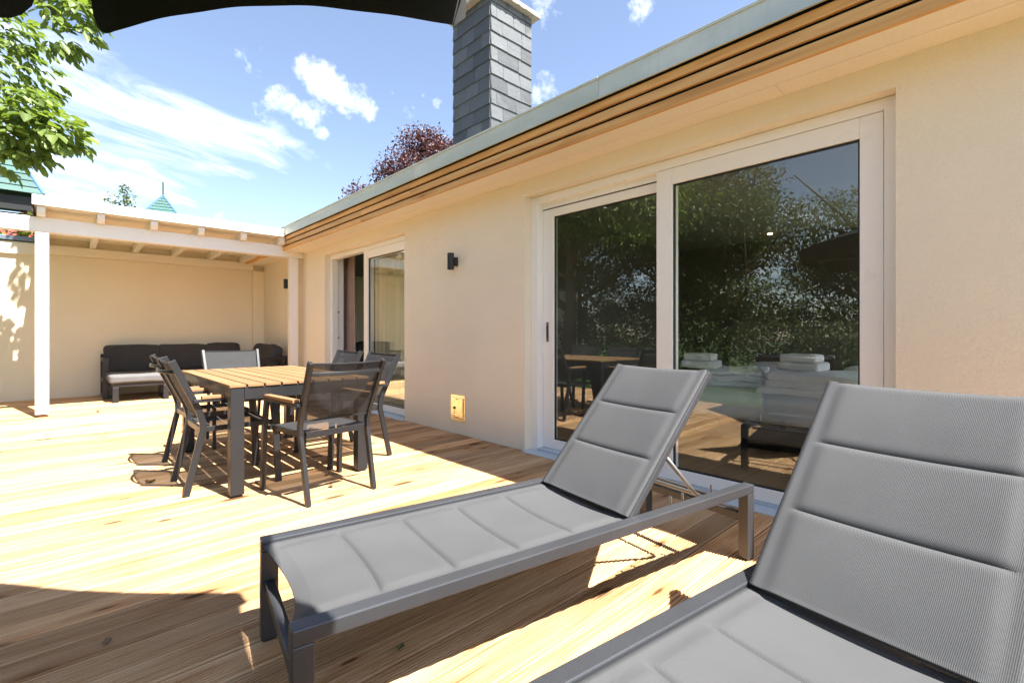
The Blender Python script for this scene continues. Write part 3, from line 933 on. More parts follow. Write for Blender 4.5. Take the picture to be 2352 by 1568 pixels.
# ------------------------------------------------------------------ loungers
def make_lounger():
    c = empty('sun_lounger')
    Wd, Ln, H = .66, 2.04, .356
    for y_ in (.025, Wd - .025):
        build(MB().box(.0, Ln, y_ - .025, y_ + .025, H - .042, H), 'side_rail', 'lounger_frame', c, bev=.004)
        for x in (.0275, Ln - .0275):
            build(MB().box(x - .0275, x + .0275, y_ - .0245, y_ + .0245, .006, H - .0425), 'leg', 'lounger_frame', c, bev=.004)
            build(MB().box(x - .022, x + .022, y_ - .020, y_ + .020, .0, .0058), 'foot_pad', 'rubber', c)
    for x in (.0275, Ln - .0275):
        build(MB().box(x - .016, x + .016, .0495, Wd - .0495, .175, .215), 'end_bar', 'lounger_frame', c, bev=.003)
    for x in (.62, 1.86):
        build(MB().box(x - .015, x + .015, .0505, Wd - .0505, .300, .316), 'cross_bar', 'lounger_frame', c, bev=.002)
    build(MB().box(1.222, 1.272, .0505, Wd - .0505, .300, .336), 'hinge_bar', 'lounger_frame', c, bev=.003)
    # hem of the sling running along the rails
    def pad(x, s, y_):
        q = abs((x / s) - round(x / s)) * s
        a = -math.exp(-(q / .0095) ** 1.4) * (1 if round(x / s) > 0 else 0)
        a = .55 + .25 * abs(math.sin(PI * x / s)) + a
        e = min(1, max(0, (y_ - .035) / .03)) * min(1, max(0, (.525 - y_) / .03))
        e = e * e * (3 - 2 * e)
        return .0095 * a * e
    def seat(u, v):
        y_ = .56 * v
        cut = .048 * math.sin(PI * v) * (1 - u) ** 3 
        x = .004 + 1.236 * u
        sag = .016 * math.sin(PI * v) + .030 * math.sin(PI * v) * math.exp(-u * 15)
        z = H - .012 - sag + pad(x, .2435, y_) * min(1, x / .05)
        return (x + cut, .05 + y_, z)
    o = build(MB().grid(seat, 420, 40), 'seat_sling', 'lounger_mesh', c, smooth=True)
    s_ = o.modifiers.new('solid', 'SOLIDIFY'); s_.thickness = .009; s_.offset = -1
    th = R(46.8); ct, st = math.cos(th), math.sin(th)
    def P(s, y_, h): return (1.250 + s * ct - h * st, y_, H - .004 + s * st + h * ct)
    BL = .742
    def backf(u, v):
        y_ = .55 * v; s = -.014 + (BL + .018) * u
        sag = .010 * math.sin(PI * v)
        return P(s, .055 + y_, .010 - sag + 1.25 * pad(s, BL / 3, y_ * .56 / .55))
    o = build(MB().grid(backf, 280, 40), 'backrest_sling', 'lounger_mesh', c, smooth=True)
    s_ = o.modifiers.new('solid', 'SOLIDIFY'); s_.thickness = .014; s_.offset = -1
    for y_ in (.064, .596):
        build(MB().path([P(-.01, y_, -.006), P(BL + .012, y_, -.006)], .026, .030, side=(0, 1, 0)), 'back_frame', 'lounger_frame', c, bev=.005)
    for s in (.05, BL - .004):
        build(MB().path([P(s, .078, -.010), P(s, .582, -.010)], .010, 0, side=(0, 0, 1), round_n=10), 'back_tube', 'lounger_frame', c, smooth=True)
    # folding prop: two struts and the bar that joins them
    q0 = P(.31, .085, -.022); q1 = P(.31, .575, -.022)
    e0, e1 = (1.745, .085, .334), (1.745, .575, .334)
    pts = [q0, (1.70, .085, .352), (1.735, .092, .336), (1.745, .115, .334), (1.745, .545, .334), (1.735, .568, .336), (1.70, .575, .352), q1]
    build(MB().path(pts, .0095, 0, round_n=10), 'prop_bar', 'strut_metal', c, smooth=True)
    for q in (q0, q1):
        build(MB().path([(q[0], q[1] - .03, q[2]), (q[0], q[1] + .03, q[2])], .009, 0, side=(1, 0, 0), round_n=12), 'bolt', 'steel', c)
    for y_ in (.063, .597):
        build(MB().box(1.44, 1.84, y_ - .0125, y_ + .0125, .318, .326), 'rack', 'lounger_frame', c)
        for x in (1.50, 1.58, 1.79):
            build(MB().path([(x, y_, .326), (x, y_, .382)], .0055, 0, side=(1, 0, 0), round_n=8), 'peg', 'strut_metal', c)
    return c
L1 = make_lounger()
L1.location = (.407, 1.21, 0); L1.rotation_euler = (0, 0, R(-9.5))
tag(L1, 'grey padded sun lounger with raised back standing alone in the middle of the deck', 'sun lounger', 'grey sun loungers on the deck')
L2 = copy_tree(L1)
L2.location = (.150, .117, 0); L2.rotation_euler = (0, 0, R(-8.3))
tag(L2, 'grey padded sun lounger closest to the camera, its back cut off by the right edge', 'sun lounger', 'grey sun loungers on the deck')

# ------------------------------------------------------------------ corner sofa
sf = tag(empty('corner_sofa', (0, 0, 0)), 'L-shaped outdoor sofa with charcoal cushions and dark metal frame against the back wall', 'sofa')
def slab(x0, x1, y0, y1, z0, z1, name='frame', mat='anthracite', b=.004):
    return box(name, mat, sf, x0, x1, y0, y1, z0, z1, bev=b)
BY = GY - .06
mb = MB()      # left arm: ladder frame seen end-on
mb.box(.50, .575, 10.22, 10.29, .0, .665); mb.box(.50, .575, BY - .08, BY, .0, .665)
mb.box(.5005, .5745, 10.29, BY - .08, .60, .6645); mb.box(.5005, .5745, 10.29, BY - .08, .27, .33); mb.box(.5005, .5745, 10.29, BY - .08, .0, .06)
build(mb, 'arm_frame', 'anthracite', sf, bev=.004)
mb = MB()
mb.box(.585, 2.30, 10.22, 10.29, .20, .28); mb.box(.585, 2.98, BY - .07, BY, .20, .28)
mb.box(.585, .65, 10.29, BY - .07, .20, .28)
build(mb, 'seat_frame', 'anthracite', sf, bev=.004)
mb = MB(); mb.box(.50, 2.98, BY - .05, BY, .2801, .72); build(mb, 'back_rail', 'anthracite', sf, bev=.004)
# footstool section in front
mb = MB()
mb.box(.585, 1.30, 9.62, 9.70, .235, .305); mb.box(.585, 1.30, 10.13, 10.21, .235, .305)
mb.box(.5855, .655, 9.70, 10.13, .2355, .3045); mb.box(1.23, 1.2995, 9.70, 10.13, .2355, .3045)
build(mb, 'stool_frame', 'anthracite', sf, bev=.004)
for x in (.585, 1.225):
    mb = MB(); mb.box(x, x + .075, 9.62, 9.70, .0, .2348); mb.box(x, x + .075, 10.13, 10.21, .0, .2348); mb.box(x + .001, x + .074, 9.70, 10.13, .0, .05)
    build(mb, 'stool_leg', 'anthracite', sf, bev=.004)
cushion('stool_cushion', 'cushion_grey', sf, (.925, 9.93, .365), (.76, .68, .125), 9, (R(1.2), 0, 0), 3, .012)
cushion('seat_cushion', 'cushion_shade', sf, (1.30, 10.53, .345), (1.42, .60, .14), 6, (0, 0, 0), 5)
cushion('seat_cushion', 'cushion_shade', sf, (2.34, 10.53, .345), (.66, .60, .14), 6, (0, 0, 0), 6)
cushion('back_cushion', 'cushion_dark', sf, (.925, 10.74, .635), (.76, .17, .47), 10, (R(-9), 0, 0), 8, .012)
cushion('back_cushion', 'cushion_dark', sf, (1.675, 10.74, .630), (.78, .17, .46), 9, (R(-9), 0, R(.5)), 12, .02)
cushion('back_cushion', 'cushion_dark', sf, (2.32, 10.72, .655), (.56, .18, .45), 10, (R(-11), 0, R(-2)), 15, .014)
# wing along the house wall
mb = MB()
mb.box(2.30, 2.37, 9.20, 10.22, .20, .28); mb.box(2.98, 3.05, 9.20, BY, .20, .28); mb.box(2.37, 2.98, 9.20, 9.27, .20, .28)
build(mb, 'wing_frame', 'anthracite', sf, bev=.004)
mb = MB()
mb.box(2.30, 2.375, 9.12, 9.19, .0, .665); mb.box(2.975, 3.05, 9.12, 9.19, .0, .665); mb.box(2.375, 2.975, 9.1205, 9.1895, .60, .6645); mb.box(2.375, 2.975, 9.1205, 9.1895, .02, .07)
build(mb, 'arm_frame', 'anthracite', sf, bev=.004)
cushion('seat_cushion', 'cushion_shade', sf, (2.63, 9.74, .345), (.66, 1.02, .14), 6, (0, 0, 0), 9)
cushion('back_cushion', 'cushion_dark', sf, (2.85, 9.66, .635), (.24, .86, .46), 4.5, (0, R(14), 0), 21, .02)
cushion('back_cushion', 'cushion_dark', sf, (2.86, 10.30, .645), (.20, .60, .46), 3.6, (0, R(14), 0), 22, .02)

# ------------------------------------------------------------------ parasol
UC = Vector((-.607, .499, 0)); UR = 1.47; UA0 = R(19.7)
um = tag(empty('parasol', (UC.x, UC.y, 0)), 'black octagonal parasol whose canopy edge hangs into the top left of the view', 'parasol')
Z_E, Z_A = 2.065, 2.60
for k in range(8):
    a0, a1 = UA0 + k * PI / 4, UA0 + (k + 1) * PI / 4
    c0, c1 = Vector((math.cos(a0), math.sin(a0), 0)) * UR, Vector((math.cos(a1), math.sin(a1), 0)) * UR
    def pan(u, v):
        e = c0.lerp(c1, v) * (1 - .035 * math.sin(PI * v))
        p_ = Vector((0, 0, 0)).lerp(e, u)
        z = Z_A + (Z_E - Z_A) * u - .020 * math.sin(PI * v) * math.sin(PI * u) + .034 * math.sin(PI * v) * u
        return (p_.x, p_.y, z)
    o = build(MB().grid(pan, 10, 10), 'canopy_panel', 'umbrella_black', um, smooth=True)
    def val(u, v):
        i0, i1 = (.0 if k == 0 else .05), (.0 if k == 7 else .05)
        w0 = i0 + (1 - i0 - i1) * v
        e = c0.lerp(c1, w0) * (1 - .035 * math.sin(PI * w0))
        n_ = e.normalized()
        rnd = min(1, (min(v, 1 - v) / .09)) if min(v, 1 - v) < .09 else 1
        if k == 0 and v < .5: rnd = min(1, .45 + v / .02)
        h = .195 * (1 - (1 - rnd) ** 2) ** .5 if rnd < 1 else .195
        if k == 7 and v > .5: h = .195 - .15 * max(0, (v - .78) / .22) ** .6
        h = max(h, .02) - .012 * math.sin(PI * v) + .0012 * math.sin(v * 31 + k) 
        out = .0015 * math.sin(v * 13 + k * 2) * u
        in_ = -.03 * u * (1 if rnd == 1 else rnd)
        z = Z_E + .034 * math.sin(PI * w0) - h * u
        return (e.x + n_.x * (out + in_ + .004), e.y + n_.y * (out + in_ + .004), z)
    build(MB().grid(val, 6, 60), 'valance', 'umbrella_black', um, smooth=True)
    build(MB().path([(0, 0, Z_A - .03), (c0.x * .985, c0.y * .985, Z_E - .012)], .012, .02, side=(-c0.y, c0.x, 0)), 'rib', 'umbrella_pole', um)
    build(MB().path([(c0.x * .03, c0.y * .03, 1.95), (c0.x * .5, c0.y * .5, (Z_A + Z_E) / 2 - .03)], .010, .016, side=(-c0.y, c0.x, 0)), 'strut', 'umbrella_pole', um)
build(MB().path([(0, 0, .06), (0, 0, 2.62)], .024, 0, side=(1, 0, 0), round_n=20), 'pole', 'umbrella_pole', um)
build(MB().path([(0, 0, 1.90), (0, 0, 1.98)], .045, 0, side=(1, 0, 0), round_n=20), 'hub', 'umbrella_pole', um)
build(MB().box(-.25, .25, -.25, .25, .0, .06), 'base', 'umbrella_pole', um, bev=.01)

# ------------------------------------------------------------------ rooms behind the glass
bed = tag(empty('bed', (5.5, 1.5, 0)), 'grey double bed seen through the right patio door glass', 'bed')
build(MB().box(-1.0, 1.0, -1.05, 1.0, .12, .28), 'bed_base', 'headboard', bed, bev=.02)
cushion('mattress', 'bed_sheet', bed, (0, -.02, .40), (2.02, 2.04, .26), 7, (0, 0, 0), 2, .008)
build(MB().box(1.02, 1.10, -1.15, 1.15, .0, 1.22), 'headboard', 'headboard', bed, bev=.01)
for yy_ in (-.5, .5):
    cushion('pillow', 'bed_linen', bed, (.80, yy_, .62), (.34, .72, .20), 3, (0, R(-18), 0), 4, .02)
def duvet(name, loc, size, rz, label, seed, layers=3):
    t_ = tag(empty(name, loc, rz), label, 'duvet', 'folded duvets on the bed')
    h = size[2] / layers
    for i in range(layers):
        cushion('fold', 'bed_linen', t_, (random.uniform(-.02, .02), random.uniform(-.02, .02), h * (i + .5)), (size[0] * (1 - .06 * i), size[1] * (1 - .05 * i), h * 1.2), 6.5, (0, 0, random.uniform(-.05, .05)), seed + i, .035)
    return t_
duvet('duvet', (5.42, 2.12, .53), (.95, .62, .16), R(14), 'folded white duvet on the far half of the bed under the left towel stack', 31)
duvet('duvet', (5.02, 1.15, .53), (.85, .95, .18), R(-6), 'folded white duvet on the near half of the bed under the right towel stack', 41)
def towels(loc, rz, label):
    t_ = tag(empty('towel_stack', loc, rz), label, 'towels', 'folded towels on the duvets')
    for i in range(2):
        cushion('towel', 'towel', t_, (0.0, .01 * i, .04 + .078 * i), (.30 - .02 * i, .36 - .05 * i, .078), 9, (0, 0, .06 * i), 50 + i, .008)
towels((5.16, 2.42, .70), R(10), 'two folded white towels on the left duvet of the bed')
towels((5.22, 1.44, .72), R(-5), 'two folded white towels on the right duvet of the bed')

def curtain(y0, y1, x, z0, z1, folds, amp, mat, name, label, slats=120):
    def f(u, v):
        yy_ = y0 + (y1 - y0) * u
        ph = 2 * PI * folds * u
        xx = x + amp * (math.sin(ph) + .35 * math.sin(2.3 * ph + 1)) * (.75 + .25 * (1 - v)) + .006 * math.sin(5 * v + 7 * u)
        return (xx, yy_, z0 + (z1 - z0) * v)
    o = build(MB().grid(f, slats, 14), name, mat, None, smooth=True)
    tag(o, label, 'curtain')
curtain(7.52, 8.15, 3.52, .02, 2.42, 5, .035, 'drape', 'curtain', 'dusty pink drape just inside the open doorway of the far patio door')
curtain(5.30, 7.02, 3.50, .02, 2.42, 13, .030, 'sheer_curtain', 'sheer_curtain', 'cream sheer curtain behind the fixed glass of the far patio door', 240)
tv = tag(empty('armchair', (4.6, 8.6, 0), R(20)), 'dark low armchair inside the room behind the open doorway', 'armchair')
cushion('seat', 'cushion_dark', tv, (0, 0, .32), (.8, .8, .3), 4); cushion('back', 'cushion_dark', tv, (0, .36, .62), (.8, .2, .6), 4)
for lx in (-.3, .3):
    for ly in (-.3, .3): build(MB().box(lx - .02, lx + .02, ly - .02, ly + .02, 0, .2), 'leg', 'rubber', tv)

# ------------------------------------------------------------------ playhouses beyond the wall
def hip_roof(t_, half, zb, zt, rows, cx, cy, rz, mat):
    A = Vector((cx, cy, zt))
    cs = [Vector((cx, cy, zb)) + Matrix.Rotation(rz + k * PI / 2, 3, 'Z') @ Vector((half, -half, 0)) for k in range(4)]
    for k in range(4):
        p0, p1 = cs[k - 1], cs[k]
        nrm = (p1 - p0).cross(A - p0).normalized()
        if nrm.dot(p0 - Vector((cx, cy, zb))) < 0: nrm = -nrm
        for r_ in range(rows):
            u0, u1 = r_ / rows, (r_ + 1.12) / rows
            u1 = min(u1, .995)
            a, b, c_, d_ = p0.lerp(A, u0), p1.lerp(A, u0), p1.lerp(A, u1), p0.lerp(A, u1)
            vs = [a + nrm * .03, b + nrm * .03, c_ + nrm * .006, d_ + nrm * .006, a, b, c_, d_]
            mb = MB().add(vs, [(0, 1, 2, 3), (7, 6, 5, 4), (0, 4, 5, 1), (1, 5, 6, 2), (2, 6, 7, 3), (3, 7, 4, 0)])
            build(mb, 'roof_board', mat, t_)
        build(MB().path([cs[k] + Vector((0, 0, .02)), A + Vector((0, 0, .03))], .06, .05), 'hip_strip', 'blue_paint', t_)
    return cs
ph = tag(empty('playhouse', (0, 0, 0)), 'wooden play tower with pale teal hipped roof above the left end of the garden wall', 'playhouse')
hip_roof(ph, 1.25, 4.16, 6.75, 17, -1.53, 16.25, 0, 'teal_boards')
for sx in (-1, 1):
    for sy in (-1, 1):
        x, y_ = -1.53 + sx * .95 - (.0), 16.25 + sy * 1.0
        build(MB().box(x - .06, x + .06, y_ - .06, y_ + .06, -.17, 4.05), 'post', 'brown_paint', ph)
for sy in (-1, 1):
    build(MB().box(-2.75, -.42, 16.25 + sy * 1.08 - .04, 16.25 + sy * 1.08 + .04, 3.80, 4.10), 'beam', 'lamp_black', ph)
for sx in (-1, 1):
    build(MB().box(-1.53 + sx * 1.1 - .04, -1.53 + sx * 1.1 + .04, 15.25, 17.25, 3.80, 4.10), 'beam', 'lamp_black', ph)
for i in range(14):
    build(MB().box(-3.2 + i * .2, -3.01 + i * .2, 15.02, 15.06, 1.6, 3.42), 'red_board', 'red_paint', ph)
build(MB().box(-3.2, -.42, 14.98, 15.10, 3.421, 3.49), 'red_rail', 'red_paint', ph)
tu = tag(empty('turret', (0, 0, 0)), 'small teal pyramid turret with finial rising behind the pergola roof', 'turret')
hip_roof(tu, .95, 4.75, 6.20, 12, 2.79, 22.0, R(-14), 'teal_boards')
build(MB().box(2.79 - .7, 2.79 + .7, 21.3, 22.7, -.17, 4.74), 'tower_wall', 'teal_boards', tu)
build(MB().path([(2.79, 22, 6.15), (2.79, 22, 6.72)], .03, 0, side=(1, 0, 0), round_n=8), 'finial_rod', 'teal_boards', tu)
fl = MB(); fl.add([(2.79, 21.99, 6.56), (2.79, 22.01, 6.56), (2.95, 22.0, 6.66), (2.93, 22, 6.74), (2.79, 22.01, 6.75), (2.79, 21.99, 6.75)], [(0, 2, 3, 5), (1, 4, 3, 2), (0, 1, 2), (5, 3, 4), (0, 5, 4, 1)])
build(fl, 'finial_vane', 'cap_mortar', tu)

# ------------------------------------------------------------------ plants
def cam_hides(B, u0, u1, v0, v1):
    u, v, d = to_pix(B)
    return (u > u0) & (u < u1) & (v > v0) & (v < v1)

# walnut: the big tree at the left of the deck
wt = tag(empty('walnut_tree', (-4.6, 9.2, 0)), 'large leafy walnut tree whose sunlit branches hang in from the left edge', 'tree')
wt.location = (0, 0, 0)
def lobe(u, v, d, r):
    dd = CF + CR * ((u - 1176) / 1100.0)
    c = dd * d; return (np.array([c.x, c.y, CAM_H + (765 - v) / 1100.0 * d]), np.array(r))
lobes = [lobe(20, 275, 6.1, (.42, .45, .36)), lobe(85, 300, 6.15, (.34, .36, .27)), lobe(140, 305, 6.2, (.22, .26, .15)), lobe(50, 245, 6.2, (.34, .40, .22)),
         lobe(-60, 290, 6.0, (.5, .5, .42)), lobe(-20, 345, 6.1, (.28, .3, .20)), lobe(45, 335, 6.1, (.20, .25, .12)),
         lobe(160, 40, 6.7, (.26, .3, .28)), lobe(190, 10, 6.8, (.22, .3, .26)), lobe(140, 85, 6.7, (.18, .25, .16)), lobe(150, -60, 6.9, (.4, .45, .35)),
         lobe(30, 110, 7.7, (.40, .4, .30)), lobe(70, 165, 7.8, (.32, .4, .26)), lobe(10, 60, 7.6, (.4, .4, .35)), lobe(-60, 150, 7.4, (.6, .6, .5)),
         lobe(105, 205, 7.9, (.22, .3, .16))]
Bs, Ds, Ns, Ls = [], [], [], []
for (c, r) in lobes:
    airy = c[0] * CF.x + c[1] * CF.y > 7.2 or to_pix(c)[0] < -20
    dens = int((85 if airy else 150) * (r[0] * r[1] * r[2] / .04) ** .72)
    ntw = max(14, dens // 4)
    u = unit(ntw)
    tw = c + u * (.25 + .75 * rng.random(ntw)[:, None] ** .6) * r
    for p, uu in zip(tw, u):
        rd = np.array([uu[0] + .5, uu[1] - .1, uu[2] * .5 - .35]) + rng.normal(size=3) * .35
        rd /= np.linalg.norm(rd)
        side = np.cross(rd, [0, 0, 1]); side /= np.linalg.norm(side) + 1e-6
        for j in range(5):
            b = p + rd * (.05 + .055 * (j // 2)) 
            sg = (1, -1)[j % 2]
            dd_ = rd * .75 + side * sg * .85 if j < 4 else rd * 1.0
            dd_ = dd_ + np.array([0, 0, -.45]) + rng.normal(size=3) * .22
            Bs.append(b); Ds.append(dd_); Ns.append(np.array([rng.normal() * .45, -.15 + rng.normal() * .45, 1.0])); Ls.append(.115 + .07 * rng.random())
Bs, Ds, Ns, Ls = map(np.array, (Bs, Ds, Ns, Ls))
# big crown out of the frame to the left
cb = crown_blobs((-4.4, 8.8, 5.4), (3.3, 3.4, 2.7), 26, 5)
B2, D2_, N2 = blob_leaves(cb, 21000, .14, .5)
u_, v_, d_ = to_pix(B2)
keep = ~((u_ > -30) & (d_ > .3)) & (B2[:, 2] > 2.4)
B2, D2_, N2 = B2[keep], D2_[keep], N2[keep]
u_, v_, d_ = to_pix(Bs)
vis = (u_ > -5) & (u_ < 240) & (v_ > -10)
# leaves must clear the pergola roof
ok = ~((Bs[:, 0] > -.3) & (Bs[:, 1] > 8.3) & (Bs[:, 2] < 2.95))
vis &= ok
idx = np.where(vis)[0]
score = Ls[idx] / d_[idx]
idx = idx[np.argsort(-score)]
solo = idx[:290]
rest = np.setdiff1d(np.where(ok)[0], solo)
fol = put('foliage', leaf_mesh_np('foliage', 'walnut_leaf', np.concatenate([Bs[rest], B2]), np.concatenate([Ds[rest], D2_]), np.concatenate([Ns[rest], N2]),
          np.concatenate([Ls[rest], .11 + .06 * rng.random(len(B2))]), np.concatenate([Ls[rest] * .5, .055 + .03 * rng.random(len(B2))])), wt)
tag(fol, kind='stuff')
protos = []
for k in range(5):
    protos.append(leaf_mesh_np('leaf', 'walnut_leaf', np.zeros((1, 3)), np.array([[1., 0, 0]]), np.array([[0., 0, 1.]]), np.array([1.0]), np.array([.48 + .04 * k]), True, .06 + .035 * k))
for i in solo:
    d0 = Vector(Ds[i]).normalized(); s0 = d0.cross(Vector(Ns[i])).normalized(); u0 = s0.cross(d0)
    o = put('leaf', protos[i % 5], wt)
    mw = Matrix((d0, s0, u0)).transposed().to_4x4()
    L = float(Ls[i])
    o.matrix_local = Matrix.Translation(Vector(Bs[i])) @ mw @ Matrix.Diagonal((L, L, L, 1))
tr_, br_ = trunk_mb((-4.6, 9.4, -.2), (-4.3, 9.0, 5.6), .24, .10, 3, 9, 2.2)
build(tr_, 'trunk', 'bark', wt, smooth=True)
for pts, r0 in (([(-4.35, 9.1, 3.4), (-2.6, 9.0, 4.3), (-1.2, 8.9, 4.35), (-.45, 8.85, 3.95)], .06), ([(-4.35, 9.1, 4.6), (-2.4, 9.1, 5.7), (-.9, 9.1, 6.0), (-.05, 9.15, 5.5)], .055),
                ([(-4.3, 9.2, 4.2), (-2.4, 10.0, 5.0), (-.9, 10.3, 5.4)], .05), ([(-1.2, 8.9, 4.35), (-.6, 8.8, 3.9), (-.35, 8.75, 3.55)], .025)):
    br_.path(pts, [r0 * (1 - .75 * i / (len(pts) - 1)) for i in range(len(pts))], 0, round_n=7)
build(br_, 'branch', 'bark', wt, smooth=True)

# garden trees on the far side of the lawn, seen in the door glass
def tree_proto(seed, h, r, nleaf, leaf, mat, name='garden_tree'):
    t_ = empty(name)
    cb_ = crown_blobs((0, 0, h * .62), (r, r, h * .36), 26, seed) + crown_blobs((0, 0, h * .26), (r, r, h * .24), 14, seed + 3)
    b, d, n_ = blob_leaves(cb_, nleaf, leaf)
    put('crown', leaf_mesh_np('crown', mat, b, d, n_, leaf * (.8 + .5 * rng.random(len(b))), leaf * .5 * (.8 + .4 * rng.random(len(b))), False), t_)
    tr2, br2 = trunk_mb((0, 0, -.2), (0.2, .1, h * .8), .16, .04, seed, 10, r * .9)
    build(tr2, 'trunk', 'bark', t_, smooth=True); build(br2, 'branch', 'bark', t_, smooth=True)
    return t_
LBL = 'dark green garden tree across the lawn, seen only mirrored in the patio door glass'
protos_t = [tree_proto(41, 6.6, 2.3, 26000, .125, 'tree_leaf'), tree_proto(52, 7.6, 2.6, 30000, .13, 'tree_leaf'), tree_proto(63, 5.4, 1.9, 20000, .12, 'tree_leaf')]
spots = [(-6.9, 5.6, 1, .0, .88), (-7.4, 2.4, 0, 1.1, .80), (-8.3, -.9, 2, 2.0, 1.0), (-9.5, 8.8, 1, 2.6, 1.0), (-8.2, 12.0, 0, 3.3, 1.0), 
          (-12.5, -3.5, 0, 5.0, .9), (-6.8, 15.5, 2, 1.5, 1.0), (-13.5, 9.5, 1, .3, 1.05), (-10.5, 16.5, 1, 2.2, 1.0), (-5.2, -5.5, 2, 3.0, .8)]
used = set()
for (x, y_, k, a, s) in spots:
    o = protos_t[k] if k not in used else copy_tree(protos_t[k])
    used.add(k)
    o.location = (x, y_, -.17); o.rotation_euler = (0, 0, a); o.scale = (s, s, s)
    tag(o, LBL, 'tree', 'garden trees mirrored in the patio door glass')
# clipped hedge behind the lawn
hb = [((-5.0 + .25 * math.sin(i), -6 + i * .8, .55 + .1 * math.sin(i * 2.3)), (.6, .7, .95)) for i in range(31)]
b, d, n_ = blob_leaves(hb, 40000, .09, .2)
hd = tag(put('hedge', leaf_mesh_np('hedge', 'tree_leaf', b, d, n_, np.full(len(b), .08), np.full(len(b), .05), False)), 'dense green hedge along the far side of the lawn, mirrored in the glass', 'hedge')
# hedge behind the garden wall
hb = [((-3.4 + i * .42, 12.4 + .15 * math.sin(i * 2.1), 2.35 + .1 * math.sin(i * 1.7)), (.5, .5, .62)) for i in range(9)] + [((-.36, 12.3, 2.95), (.26, .3, .26))]
b, d, n_ = blob_leaves(hb, 6500, .09, .2)
t_ = tag(empty('hedge', (-2, 12.4, 0)), 'yellow green hedge showing over the left end of the garden wall', 'hedge'); t_.location = (0, 0, 0)
tag(put('foliage', leaf_mesh_np('foliage', 'hedge_leaf', b, d, n_, np.full(len(b), .10), np.full(len(b), .07)), t_), kind='stuff')
mb = MB()
for i in range(7): mb.path([(-3.3 + i * .5, 12.4, -.2), (-3.25 + i * .5, 12.42, 2.3)], [.03, .012], 0, side=(1, 0, 0), round_n=6)
build(mb, 'stem', 'bark', t_)
# young tree tips over the pergola
t_ = tag(empty('young_tree', (0, 0, 0)), 'thin young tree tips poking up behind the pergola roof', 'tree')
Bq, Dq, Nq = [], [], []
mb = MB()
def tip(u, v): 
    dd = CF + CR * ((u - 1176) / 1100.0); c = dd * 10.0
    return Vector((c.x, c.y, CAM_H + (765 - v) / 1100.0 * 10.0))
for (u0, v0, n_l, sp) in ((287, 430, 90, .10), (250, 458, 40, .10), (303, 468, 26, .07), (268, 470, 40, .09), (292, 455, 60, .10)):
    top = tip(u0, v0); root = Vector((tip(275, 0).x, tip(275, 0).y, -.2))
    mid = top.lerp(root, .35)
    mb.path([root, mid, top], [.03, .012, .003], 0, side=(1, 0, 0), round_n=6)
    for j in range(n_l):
        q = rng.random() ** 1.3 * .2
        p = top.lerp(mid, q) + Vector(rng.normal(size=3) * sp * (.4 + q * 3))
        Bq.append(p); Dq.append(rng.normal(size=3) + [0, 0, .2]); Nq.append(rng.normal(size=3) * .5 + [0, 0, 1])
build(mb, 'trunk', 'bark', t_)
tag(put('foliage', leaf_mesh_np('foliage', 'sprig_leaf', np.array(Bq), np.array(Dq), np.array(Nq), .05 + .03 * rng.random(len(Bq)), .03 + .01 * rng.random(len(Bq))), t_), kind='stuff')
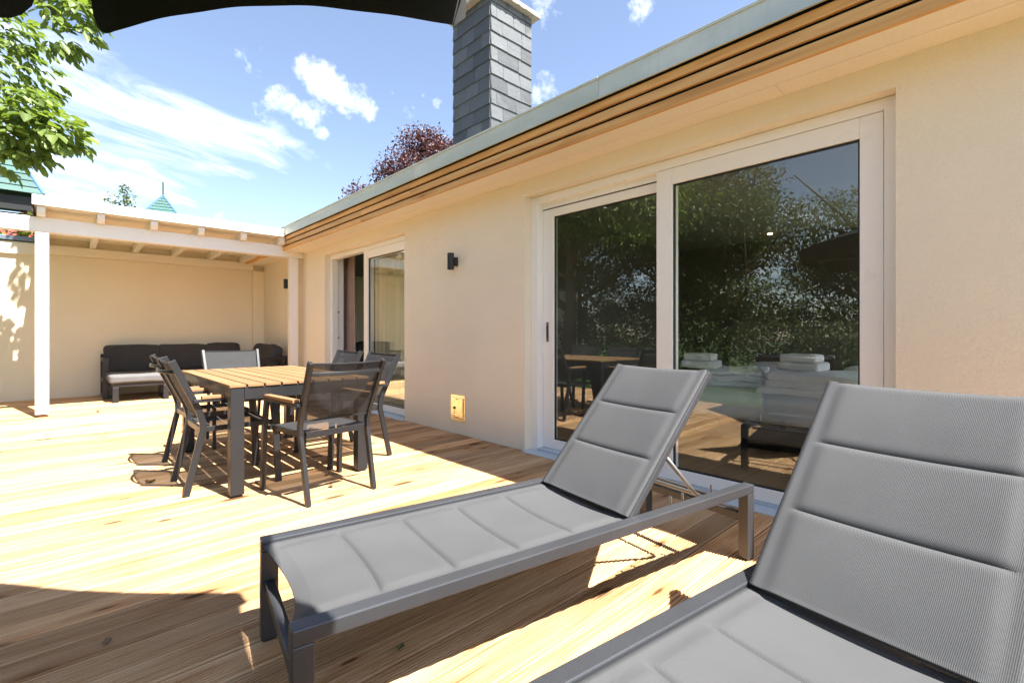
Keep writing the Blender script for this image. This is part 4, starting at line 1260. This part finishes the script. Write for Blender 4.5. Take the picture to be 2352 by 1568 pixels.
# purple tree behind the roof
t_ = tag(empty('purple_tree', (10.6, 15.2, 0)), 'dark purple leaved tree rising behind the roof left of the chimney', 'tree')
cb_ = []
g = np.random.default_rng(77)
for i in range(46):
    u = g.normal(size=3); u /= np.linalg.norm(u)
    cb_.append((np.array([0, .15, 5.85]) + u * np.array([3.2, 3.2, 2.85]) * (.45 + .5 * g.random()), np.array([.75, .75, .55]) * (.6 + .6 * g.random())))
b, d, n_ = blob_leaves(cb_, 30000, .11, .15, .3)
put('crown', leaf_mesh_np('crown', 'purple_leaf', b, d, n_, .10 + .05 * rng.random(len(b)), .06 + .02 * rng.random(len(b)), False), t_)
tr2, br2 = trunk_mb((0, 0, -.2), (0, 0, 7.2), .2, .04, 9, 16, 2.4)
build(tr2, 'trunk', 'bark', t_, smooth=True); build(br2, 'branch', 'bark', t_, smooth=True)
# shrub outside the rear window
hb = [((5.6 + .4 * i, 13.0, 1.3), (.6, .6, 1.4)) for i in range(4)]
b, d, n_ = blob_leaves(hb, 5000, .1)
tag(put('shrub', leaf_mesh_np('shrub', 'hedge_leaf', b, d, n_, np.full(len(b), .12), np.full(len(b), .07), False)), 'sunlit green shrub glimpsed through the dark room behind the open door', 'shrub')

# ------------------------------------------------------------------ fallen leaves on the deck
def gpt(u, v):
    d = 1100 * CAM_H / (v - 765); p = CF * d + CR * ((u - 1176) / 1100.0 * d)
    return (p.x, p.y, .002)
def fallen(u, v, L0, mat, label, seed, curl=.25, cat='leaf'):
    g = random.Random(seed); L = L0 * .75
    def f(a, b):
        w_ = math.sin(PI * min(.98, a + .02)) ** .7 * .32 * L
        x = (a - .5) * L; y_ = (b - .5) * 2 * w_
        return (x, y_, .004 + curl * L * (2 * abs(b - .5)) ** 1.6 + .06 * L * math.sin(a * 6 + seed) + .02 * L * (1 + math.sin(b * 9 + a * 5)))
    o = build(MB().grid(f, 10, 6), 'fallen_leaf', mat, None, smooth=True)
    o.location = gpt(u, v); o.rotation_euler = (0, 0, g.uniform(0, 6))
    tag(o, label, cat, 'fallen leaves and bits on the deck')
fallen(920, 1494, .055, 'green_fallen', 'small grey green leaf on the shaded boards in front of the lounger', 1)
fallen(345, 1109, .085, 'dry_leaf', 'curled brown leaf on the deck left of the dining chairs', 2, .22)
fallen(247, 1476, .050, 'dry_leaf', 'dry brown leaf scrap on the parasol shaded boards at lower left', 3, .1)
fallen(225, 946, .09, 'dry_leaf', 'tiny brown leaf on the sunlit deck in front of the sofa', 4, .2)
fallen(752, 1091, .07, 'dry_leaf', 'brown leaf under the table behind the near chair', 5, .15)
fallen(760, 1118, .06, 'dry_leaf', 'brown leaf beside the rear foot of the near end chair', 6, .15)
fallen(590, 1110, .07, 'dry_leaf', 'brown leaf at the foot of the nearest table leg', 8, .15)
